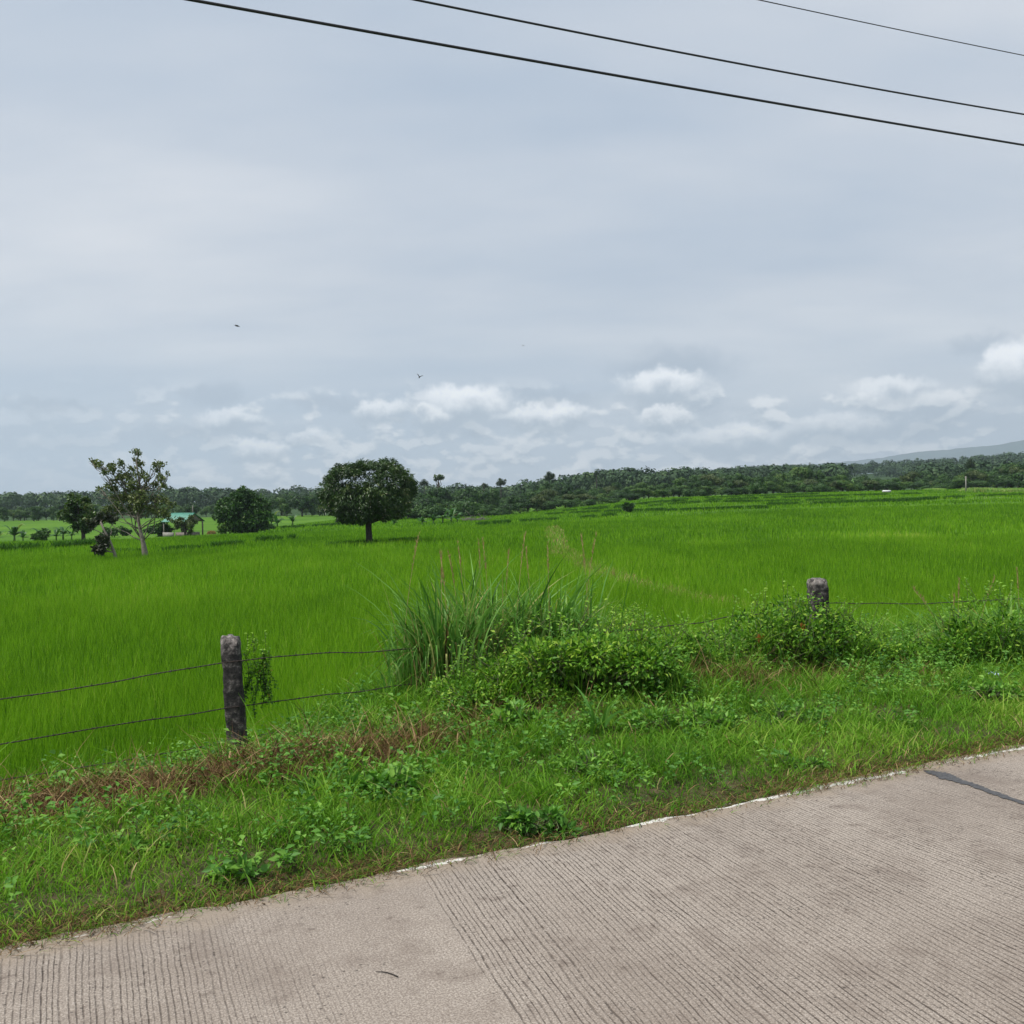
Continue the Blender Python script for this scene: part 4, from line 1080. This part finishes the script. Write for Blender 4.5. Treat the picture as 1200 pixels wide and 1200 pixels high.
# ------------------------------------------------------------------ the tree belt: prototypes, then copies
protos = []
def make_proto(kind):
    H = 6.5
    e = empty('tree', (0, 0, 0), '', 'tree')
    lv = Acc(); tb = Acc()
    if kind == 0:   # rounded
        lobes = [(rng.uniform(-1.3, 1.3), rng.uniform(-1.3, 1.3), rng.uniform(2.6, 4.9), 1.5, 1.5, 1.3) for _ in range(7)]; mt = M['tree']; tn = .45
    elif kind == 1: # tall narrow
        lobes = [(rng.uniform(-.6, .6), rng.uniform(-.6, .6), z, 1.25 - .1 * z / 2, 1.25, 1.1) for z in (1.8, 2.8, 3.9, 5.0, 5.9)]; mt = M['tree']; tn = .52
    elif kind == 2: # spreading dark
        lobes = [(rng.uniform(-2.4, 2.4), rng.uniform(-2, 2), rng.uniform(2.6, 4.1), 1.6, 1.5, .9) for _ in range(9)]; mt = M['tree']; tn = .25
    elif kind == 3: # feathery light green
        lobes = [(rng.uniform(-1.5, 1.5), rng.uniform(-1.5, 1.5), rng.uniform(1.8, 5.0), 1.3, 1.3, 1.2) for _ in range(8)]; mt = M['tree']; tn = .72
    elif kind == 4: # low shrub mass to the ground
        lobes = [(rng.uniform(-2.2, 2.2), rng.uniform(-1.4, 1.4), rng.uniform(.5, 1.9), 1.2, 1.2, 1.0) for _ in range(8)]; mt = M['tree']; tn = .5
    else:           # olive tree
        lobes = [(rng.uniform(-1.8, 1.8), rng.uniform(-1.6, 1.6), rng.uniform(2.0, 4.3), 1.4, 1.4, 1.0) for _ in range(8)]; mt = M['olive']; tn = .3
    crown(lv, 3600 if kind != 4 else 2600, lobes, 110, .42, .34, .24, tn)
    top = max(l[2] for l in lobes)
    tube(tb, [[0, 0, -.4], [.05, 0, 1.2], [0, .05, top * .8]], [.2, .16, .07], 7, jitter=.08)
    for l in lobes: limb(tb, [0.03, 0, min(1.2, l[2] * .6)], l[:3], .08, .03, .05, 5, 5)
    cr = lv.build('crown', mt, e); tk = tb.build('trunk', M['barkdark'] if kind != 5 else M['bark'], e, True)
    return e
labs = ['rounded mid green tree in the belt at the far edge of the rice field', 'tall narrow green tree in the belt at the far edge of the field', 'wide dark green spreading tree in the belt beyond the field',
        'feathery light green tree in the belt beyond the rice field', 'low green shrub mass at the foot of the tree belt', 'olive toned tree in the belt beyond the rice field']
groups = ['rounded trees of the belt', 'narrow trees of the belt', 'dark spreading trees of the belt', 'feathery light trees of the belt', 'shrubs at the foot of the tree belt', 'olive trees of the belt']
names = ['rounded_tree', 'narrow_tree', 'spreading_tree', 'feathery_tree', 'belt_shrub', 'olive_tree']
protos = []
for kdx in range(6):
    p = make_proto(kdx); p.name = names[kdx]; protos.append(p)
used = set()
def place(kind, x, y, sc, rz=None, label=None, sz=1.0, group=True):
    src = protos[kind]
    if kind not in used: used.add(kind); o = src
    else:
        o = src.copy(); C.objects.link(o)
        for ch in src.children:
            c = ch.copy(); C.objects.link(c); c.parent = o
    o.location = (float(x), float(y), float(terrain(x, y)) - .1)
    o.rotation_euler = (0, 0, float(rng.uniform(0, 6.28) if rz is None else rz)); o.scale = (float(sc), float(sc), float(sc * sz))
    o['label'] = label or labs[kind]
    if group: o['group'] = groups[kind]
    elif 'group' in o: del o['group']
    return o

# skyline of the belt (picture column -> tree top row)
skx = [470, 500, 540, 560, 590, 610, 640, 660, 700, 760, 800, 850, 900, 950, 1000, 1040, 1080, 1110, 1150, 1200, 1260]
skyy = [576, 571, 568, 571, 574, 570, 562, 563, 566, 561, 556, 552, 549, 547, 553, 558, 552, 553, 541, 534, 530]
def belt():
    cnt = 0
    for row, (y0, n, drop) in enumerate(((0, 74, 21), (12, 60, 12), (34, 56, 1.5))):
        for q in range(n):
            px = 468 + (1262 - 468) * (q + rng.uniform(-.35, .35)) / n
            Yb = np.interp(px, [470, 560, 640, 720, 800, 1260], [172, 176, 196, 205, 208, 208]) + y0 + rng.uniform(-4, 4)
            u = ray(px, 580)[0]; x = u * Yb
            py = np.interp(px, skx, skyy) + drop * rng.uniform(.75, 1.3) * np.interp(px, [470, 800, 1250], [1, .8, .9])
            ztop = at_y(px, py, Yb)[2]; zb = float(terrain(x, Yb)); h = max(ztop - zb, 1.6)
            kind = int(rng.choice([0, 1, 2, 3, 5], p=[.3, .17, .16, .25, .12])) if row else int(rng.choice([0, 2, 3, 4, 5], p=[.18, .15, .17, .40, .10]))
            hp = [6.0, 6.9, 4.9, 6.0, 2.8, 5.2][kind]
            sc = h / hp; 
            wsc = np.clip(sc, .75, 1.35)
            o = place(kind, x, Yb, wsc, sz=float(np.clip(sc / wsc, .6, 1.8)) * float(rng.uniform(.72, 1.14)))
            cnt += 1
    return cnt
belt()
# trees of the far left belt and the bamboo-like row behind the left field
for k0 in range(112):
    px = rng.uniform(100, 500) if k0 > 34 else rng.uniform(-30, 130)
    Yb = rng.uniform(245, 275); x = ray(px, 590)[0] * Yb
    top = np.interp(px, [-30, 0, 40, 60, 100, 200, 240, 300, 320, 400, 480, 500], [592, 592, 594, 592, 589, 590, 590, 584, 578, 577, 577, 576]) + (rng.uniform(0, 5) if k0 % 2 else rng.uniform(6, 17))
    h = at_y(px, top, Yb)[2] - float(terrain(x, Yb)); kind = int(rng.choice([0, 1, 2, 3]))
    sc = h / [6.0, 6.9, 4.9, 6.0][kind]
    o = place(kind, x, Yb, max(sc, .5) * 1.05)
    o['label'] = ['rounded tree', 'narrow tree', 'dark spreading tree', 'feathery tree'][kind] + ' in the far row beyond the left-hand fields'
    o['group'] = ['rounded', 'narrow', 'dark spreading', 'feathery'][kind] + ' trees beyond the left fields'

# distinctive skyline trees
clump_tree('umbrella_tree', 515, 600, 'thin-trunked tree with a small flat crown on the skyline right of the mango', [(0, 0, 1), (0, 20, .9), (-1, 36, .8)], [(-1, 41, 3.6), (-4, 40, 3), (3, 40, 3)], M['mango'], M['barkdark'], .5, .3, 16, .5)
def skyline(px, base_py, Y, clumps, label, name='skyline_tree'):
    p = at_y(px, base_py, Y); zt = float(terrain(p[0], Y)); k = Y / F
    e = empty(name, (p[0], Y, zt), label, 'tree'); up = (p[2] - zt) / k
    tb = Acc(); lv = Acc()
    tube(tb, [[0, 0, -.3], [0, 0, (up + 5) * k]], [.9 * k, .5 * k], 6)
    for dx, dz, r in clumps:
        n = int(30 * r * r); c = np.array([dx * k, rng.normal(0, 1) * k, (dz + up) * k]); P = c + norm(rng.normal(size=(n, 3))) * rng.uniform(.3, 1, (n, 1)) * r * k
        leaves(lv, P, norm(rng.normal(size=(n, 3))), .9 * k, .7 * k, np.clip(rng.normal(.25, .15, n), 0, 1))
    tb.build('trunk', M['barkdark'], e); lv.build('crown', M['mango'], e)
skyline(587, 569, 300, [(0, 4, 4.5), (3, 3, 3.5), (-3, 2, 3.5), (-1, 7, 2), (5, 6, 1.8)], 'dark forked tree on the skyline above the middle of the belt')
skyline(644, 563, 300, [(0, 5, 5), (3, 3, 4.5), (-3, 3, 4.5), (4, 6, 3), (-1, 8, 3)], 'blocky dark tree rising highest from the middle skyline')
skyline(699, 557, 330, [(0, 3, 2.6), (2, 2, 2), (-2, 1.5, 2)], 'small round dark tree on the skyline left of the bare hillside')
skyline(567, 571, 300, [(0, 2, 3.6), (3, 1, 3)], 'low round tree on the skyline left of the forked one')
skyline(1137, 548, 245, [(0, 5, 4.5), (-3, 2, 4), (3, 2, 4), (0, 8, 3)], 'dark compact tree standing above the belt near the utility pole')
skyline(497, 568, 280, [(0, 3, 4), (-3, 1, 3.5), (3, 1, 3.5)], 'dark low crown on the skyline just right of the mango tree')

# ------------------------------------------------------------------ distant woods (uncountable) and mountains
def distant():
    acc = Acc()
    zones = [(-420, 20, 420, 620, 1000, 7.5), (-15, 240, 330, 480, 900, 7.0), (60, 600, 620, 930, 1700, 9.0), (20, 330, 520, 620, 400, 7.5)]
    for x0, x1, y0, y1, n, h in zones:
        y = rng.uniform(y0, y1, n); x = rng.uniform(x0, x1, n) 
        keep = np.exp(-(((x - 245) / 26) ** 2 + ((y - 690) / 70) ** 2)) < .4
        keep &= ~((np.abs(x / y - .145) < .02) & (y > 400) & (y < 450)) & ~((np.abs(x / y - .185) < .014) & (y > 415) & (y < 450))
        keep &= ~((np.abs(x / y - .37) < .035) & (y > 250) & (y < 640))
        x, y = x[keep], y[keep]; n = len(x)
        hh = h * rng.uniform(.4, 1.3, n) * (.8 + .4 * fbm(x / 40, y / 40, 77)); z = terrain(x, y)
        m = 120
        d = norm(rng.normal(size=(n, m, 3))); d[..., 2] = np.abs(d[..., 2]) * np.where(rng.uniform(size=(n, m)) < .75, 1, -1)
        rw = hh * rng.uniform(.38, .6, n)
        P = np.stack([x, y, z + hh * .55], 1)[:, None, :] + d * np.stack([rw, rw, hh * .45], 1)[:, None, :] * rng.uniform(.7, 1.02, (n, m, 1))
        P = P.reshape(-1, 3); dd_ = d.reshape(-1, 3)
        D = norm(np.cross(dd_, rng.normal(size=(n * m, 3))))
        tn = np.repeat(rng.normal(.45, .17, n), m) + rng.normal(0, .10, n * m)
        leaves(acc, P, D, np.repeat(hh, m) * .14, np.repeat(hh, m) * .13, np.clip(tn, 0, 1), .05, up=norm(dd_ + rng.normal(size=(n * m, 3)) * .3))
    tag(acc.build('distant_wood', M['wood']), kind='stuff')
distant()
# bare red earth on the middle hill
for (px, py, rx, rz_) in ((778, 557, 9, 3), (818, 553, 12, 2), (693, 558, 4, 2.5)):
    pass

def mountain(prof, Y, depth, name):
    px = np.array([p[0] for p in prof]); py = np.array([p[1] for p in prof])
    xs = np.linspace(px[0], px[-1], 160); X = np.array([ray(a, 560)[0] for a in xs]) * Y
    zt = np.array([at_y(a, b_, Y)[2] for a, b_ in zip(xs, np.interp(xs, px, py))]) + (fbm(xs / 14, xs * 0, 88, 4) - .5) * 22
    zt = np.maximum(zt, -4)
    rows = []
    for t in np.linspace(-1, 1, 21):
        f = (1 - abs(t)) ** 1.2
        rows.append(np.stack([X, np.full(160, Y + t * depth) + (vnoise(X / 300, X * 0 + t * 3, 9) - .5) * 300 * (1 - abs(t)), -5 + (zt + 5) * f * (1 + .18 * (fbm(X / 350, np.full(160, t * 4), 10) - .5) * (abs(t) > .03))], 1))
    V = np.concatenate(rows); i_, j_ = np.meshgrid(np.arange(20), np.arange(159), indexing='ij')
    Q = np.stack([i_ * 160 + j_, i_ * 160 + j_ + 1, (i_ + 1) * 160 + j_ + 1, (i_ + 1) * 160 + j_], 2).reshape(-1, 4)
    o = build(name, V, Q, None, None, surf(name + '_cover', [(.3, (.03, .06, .05)), (.7, (.05, .085, .06))], .004, .95, 0, 1, coords='Object'), smooth=True)
    tag(o, kind='structure')
mountain([(980, 552), (1060, 543), (1110, 534), (1150, 526), (1180, 519), (1210, 514), (1260, 505), (1340, 507), (1450, 530)], 6900, 850, 'mountains')
mountain([(820, 552), (900, 546), (980, 542), (1050, 534), (1100, 527), (1150, 524), (1200, 522), (1300, 530)], 7500, 400, 'far_mountains')

# ------------------------------------------------------------------ overhead cables
def cable(p3, c, label, r):
    X = []; Z = []
    pts = []
    for px, py in p3:
        d = ray(px, py); Y = c / (1 - .52 * d[0]); pts.append(CAM + d * Y)
    pts = np.array(pts); cf = np.polyfit(pts[:, 0], pts[:, 2], 2)
    x = np.linspace(-22, 34, 90); y = c + .52 * x; z = np.polyval(cf, x)
    acc = Acc(); tube(acc, np.stack([x, y, z], 1), r, 8)
    tag(acc.build('power_cable', M['cable'], smooth=True), label, 'cable', 'overhead cables crossing the sky')
cable([(225, 0), (600, 67), (1200, 170)], 12.0, 'lowest and thickest black cable crossing the sky', .017)
cable([(488, 0), (800, 62), (1200, 134)], 13.0, 'middle black cable crossing the upper sky', .0145)
cable([(890, 0), (1040, 32), (1200, 65)], 16.0, 'thin cable in the top right corner of the sky', .0095)

# ------------------------------------------------------------------ birds
def bird(px, py, Y, span, label, pose):
    c = at_y(px, py, Y); a = Acc()
    n = 9; t = np.linspace(-1, 1, n); rr = .16 * np.sqrt(np.clip(1 - (np.abs(t)) ** 2.2, .02, 1)) * span
    V = []
    tube(a, np.stack([t * .42 * span, 0 * t, .04 * span * t], 1), rr * .65, 8)
    tube(a, [[.40 * span, 0, .03 * span], [.52 * span, 0, .05 * span], [.60 * span, 0, .04 * span]], [.09 * span, .07 * span, .008 * span], 6)
    # tail fan
    a.add(np.array([[-.34, -.03, -.01], [-.34, .03, -.01], [-.72, .10, -.05], [-.72, -.10, -.05], [-.34, -.03, .02], [-.34, .03, .02], [-.72, .10, -.04], [-.72, -.10, -.04]]) * span, [[0, 1, 2, 3], [4, 7, 6, 5], [2, 6, 7, 3], [0, 3, 7, 4], [1, 5, 6, 2]])
    for sg in (-1, 1):
        w0 = np.array([[.18, .05 * sg, .04], [-.16, .05 * sg, .03], [-.20, .42 * sg, .04 + pose * .35], [.20, .45 * sg, .06 + pose * .35], [-.18, .95 * sg, .02 + pose * .55], [-.02, .98 * sg, .03 + pose * .56]]) * span * [1, .55, .55]
        w1 = w0 - [0, 0, .015 * span]; V = np.concatenate([w0, w1])
        a.add(V, [[0, 1, 2, 3], [3, 2, 4, 5], [6, 9, 8, 7], [9, 11, 10, 8], [0, 3, 9, 6], [3, 5, 11, 9], [1, 7, 8, 2], [2, 8, 10, 4], [5, 4, 10, 11]])
    o = a.build('bird', M['black'], loc=c); o.rotation_euler = (.3, .2, pose * 1.3)
    tag(o, label, 'bird', 'birds flying in the sky')
bird(277.5, 382, 45, .24, 'tiny dark bird flying highest, left in the sky', .6)
bird(491.5, 442, 45, .26, 'tiny dark bird with raised wings above the mango tree', 1.4)
bird(613, 405, 60, .13, 'faintest of the three birds, near the centre of the sky', .2)

# ------------------------------------------------------------------ haze
acc = Acc(); box(acc, (0, 0, 207), 16400, 16400, 428)
hz = acc.build('haze', None); tag(hz, kind='stuff')
m, nt, N, L = nodes('haze_air')
v = N.new('ShaderNodeVolumePrincipled'); v.inputs['Density'].default_value = .00015; v.inputs['Color'].default_value = (.74, .88, 1.0, 1); v.inputs['Anisotropy'].default_value = .2
o = N.new('ShaderNodeOutputMaterial'); L.new(v.outputs[0], o.inputs['Volume']); hz.data.materials.append(m)

# ------------------------------------------------------------------ sky
SUN_EL, SUN_AZ = 58.0, -115.0     # azimuth measured from +Y towards +X
w = bpy.data.worlds.new('World'); scene.world = w; w.use_nodes = True; w.cycles.sampling_method = 'NONE'
nt = w.node_tree; N = nt.nodes; L = nt.links; N.clear()
sky = N.new('ShaderNodeTexSky'); sky.sky_type = 'NISHITA'; sky.sun_disc = False
sky.sun_elevation = R(SUN_EL); sky.sun_rotation = R(SUN_AZ); sky.dust_density = 3
tc = N.new('ShaderNodeTexCoord'); nm = N.new('ShaderNodeVectorMath'); nm.operation = 'NORMALIZE'; L.new(tc.outputs['Generated'], nm.inputs[0])
sx = N.new('ShaderNodeSeparateXYZ'); L.new(nm.outputs[0], sx.inputs[0])
az = math_node(N, L, 'ARCTAN2', sx.outputs[0], sx.outputs[1]); el = math_node(N, L, 'ARCSINE', sx.outputs[2])
ae = N.new('ShaderNodeCombineXYZ'); L.new(az, ae.inputs[0]); L.new(el, ae.inputs[1])
# high veil: stretched noise in azimuth/elevation
zz = math_node(N, L, 'ADD', math_node(N, L, 'MAXIMUM', sx.outputs[2], 0), .16)
pl = N.new('ShaderNodeCombineXYZ'); L.new(math_node(N, L, 'DIVIDE', sx.outputs[0], zz), pl.inputs[0]); L.new(math_node(N, L, 'DIVIDE', sx.outputs[1], zz), pl.inputs[1])
mp = N.new('ShaderNodeMapping'); mp.inputs['Rotation'].default_value = (0, 0, .25); mp.inputs['Scale'].default_value = (.55, 1.0, 1); L.new(pl.outputs[0], mp.inputs[0])
veil = noise_node(N, L, mp.outputs[0], 1.25, 5, .5)
veil2 = noise_node(N, L, mp.outputs[0], .5, 3, .5)
vv = math_node(N, L, 'ADD', math_node(N, L, 'MULTIPLY', veil, .55), math_node(N, L, 'MULTIPLY', veil2, .45))
vr = ramp(N, [(.40, (.44, .515, .615)), (.50, (.55, .60, .67)), (.60, (.68, .705, .745))]); L.new(vv, vr.inputs[0])
hor = smooth_map(N, L, el, .0, .22, 1, 0)
hcol = mixc(N, L, smooth_map(N, L, az, -.45, .25), (.50, .61, .73), (.63, .70, .78))
col = mixc(N, L, math_node(N, L, 'MULTIPLY', hor, .75), vr.outputs[0], hcol)
# cumulus: warped direction
dn = N.new('ShaderNodeTexNoise'); dn.inputs['Scale'].default_value = 34; dn.inputs['Detail'].default_value = 7; dn.inputs['Roughness'].default_value = .62
L.new(ae.outputs[0], dn.inputs['Vector'])
dv = N.new('ShaderNodeVectorMath'); dv.operation = 'MULTIPLY_ADD'; L.new(dn.outputs['Color'], dv.inputs[0]); dv.inputs[1].default_value = (.060, .040, 0)
off = N.new('ShaderNodeVectorMath'); off.operation = 'SUBTRACT'; L.new(ae.outputs[0], off.inputs[0]); off.inputs[1].default_value = (.030, .020, 0)
L.new(off.outputs[0], dv.inputs[2]); W_ = dv.outputs[0]
lum_n = noise_node(N, L, ae.outputs[0], 34, 5, .6)
DARK = [(60, 476, 60, 9, .5), (255, 463, 38, 14, .55), (385, 472, 60, 11, .45), (240, 508, 110, 11, .4), (790, 430, 85, 26, .7), (640, 466, 80, 13, .45), (1158, 402, 42, 15, .5), (540, 502, 70, 11, .5), (800, 480, 80, 13, .5), (640, 512, 130, 14, .3), (900, 480, 120, 14, .3), (1100, 490, 120, 18, .35), (1050, 510, 90, 14, .35), (330, 545, 60, 8, .25)]
LITE_ALL = [(268, 493, 46, 11, .55), (304, 531, 42, 13, .9), (447, 481, 40, 14, .75), (545, 473, 62, 20, .85), (503, 487, 24, 12, .8), (636, 489, 62, 15, .85), (775, 456, 52, 19, .85), (780, 491, 42, 12, .8), (855, 516, 90, 16, .65), (1195, 438, 48, 28, .85), (1042, 460, 50, 14, .6), (975, 503, 62, 17, .55), (360, 516, 30, 9, .6), (480, 512, 75, 11, .4), (720, 515, 50, 10, .4), (560, 530, 90, 12, .35), (1120, 465, 50, 14, .4), (450, 535, 50, 10, .35)]
LITE = [c for c in LITE_ALL if c[4] >= .55]; DARK = [c for c in DARK if c[4] > .31]
def dirof(px, py):
    d = ray(px, py); d = d / np.linalg.norm(d); return math.atan2(d[0], d[1]), math.asin(d[2])
# broken low cumulus filling the band between the larger clouds
for (sc_, lo_, hi_, e0_, e1_, st_) in ((19, .49, .58, .125, .085, .62), (36, .49, .58, .085, .05, .55)):
    fs = []
    for dy in (0, .0075):
        mot = N.new('ShaderNodeMapping'); mot.inputs['Scale'].default_value = (1, 1.7, 1); mot.inputs['Location'].default_value = (sc_, dy * 1.7, 0); L.new(ae.outputs[0], mot.inputs[0])
        fs.append(noise_node(N, L, mot.outputs[0], sc_, 4, .5))
    lit = smooth_map(N, L, math_node(N, L, 'SUBTRACT', fs[0], fs[1]), -.05, .07)
    msk = math_node(N, L, 'MULTIPLY', smooth_map(N, L, fs[0], lo_, hi_, 0, st_), smooth_map(N, L, el, e0_, e1_))
    msk = math_node(N, L, 'MULTIPLY', msk, smooth_map(N, L, az, -.45, -.2, .3, 1))
    msk = math_node(N, L, 'MULTIPLY', msk, smooth_map(N, L, el, .004, .03, .4, 1))
    col = mixc(N, L, msk, col, mixc(N, L, lit, (.45, .52, .60), (1.05, 1.05, 1.05)))
for lst, white in ((DARK, 0), (LITE, 1)):
    for (cx, cy, rx, ry, st) in lst:
        a0, e0 = dirof(cx, cy); rx, ry = rx / F, ry / F * (1.3 if white else 1.2)
        q = N.new('ShaderNodeVectorMath'); q.operation = 'MULTIPLY_ADD'; L.new(W_, q.inputs[0])
        q.inputs[1].default_value = (1 / rx, 1 / ry, 0); q.inputs[2].default_value = (-a0 / rx, -e0 / ry, 0)
        ln = N.new('ShaderNodeVectorMath'); ln.operation = 'LENGTH'; L.new(q.outputs[0], ln.inputs[0])
        mask = smooth_map(N, L, ln.outputs['Value'], 1.12, .62 if white else .3, 0, min(1, st * (.8 if white else .9)))
        if white:
            s_ = N.new('ShaderNodeSeparateXYZ'); L.new(q.outputs[0], s_.inputs[0])
            sh = smooth_map(N, L, s_.outputs[1], -.45, .55)
            cc = mixc(N, L, sh, (.42, .49, .57), (1.2, 1.2, 1.2))
            col = mixc(N, L, mask, col, cc)
        else:
            col = mixc(N, L, mask, col, (.37, .44, .53))
bg1 = N.new('ShaderNodeBackground'); L.new(sky.outputs[0], bg1.inputs[0]); bg1.inputs[1].default_value = .10
bg2 = N.new('ShaderNodeBackground'); L.new(col, bg2.inputs[0]); bg2.inputs[1].default_value = 1.08
mx = N.new('ShaderNodeMixShader'); mx.inputs[0].default_value = .90; L.new(bg1.outputs[0], mx.inputs[1]); L.new(bg2.outputs[0], mx.inputs[2])
out = N.new('ShaderNodeOutputWorld'); L.new(mx.outputs[0], out.inputs[0])

sl = bpy.data.lights.new('sun', 'SUN'); sl.energy = 4.0; sl.angle = R(4); sl.color = (1, .96, .89)
so = bpy.data.objects.new('sun', sl); C.objects.link(so)
dv_ = Vector((math.sin(R(SUN_AZ)) * math.cos(R(SUN_EL)), math.cos(R(SUN_AZ)) * math.cos(R(SUN_EL)), math.sin(R(SUN_EL))))
so.rotation_euler = dv_.to_track_quat('Z', 'Y').to_euler()

# ------------------------------------------------------------------ camera
cd_ = bpy.data.cameras.new('camera'); cam = bpy.data.objects.new('camera', cd_); C.objects.link(cam)
cd_.sensor_width = 36; cd_.lens = F / 1200 * 36; cd_.clip_start = .05; cd_.clip_end = 30000
from mathutils import Matrix
mt = Matrix(((_r[0], _u[0], -_f[0], 0), (_r[1], _u[1], -_f[1], 0), (_r[2], _u[2], -_f[2], 1.6), (0, 0, 0, 1)))
cam.matrix_world = mt
scene.camera = cam
scene.view_settings.view_transform = 'Standard'; scene.view_settings.look = 'None'
scene.view_settings.exposure = .10; scene.view_settings.gamma = 1
scene.cycles.volume_bounces = 0
scene.cycles.max_bounces = 4; scene.cycles.diffuse_bounces = 2; scene.cycles.glossy_bounces = 1; scene.cycles.transmission_bounces = 3
scene.render.resolution_x = 1024; scene.render.resolution_y = 1024
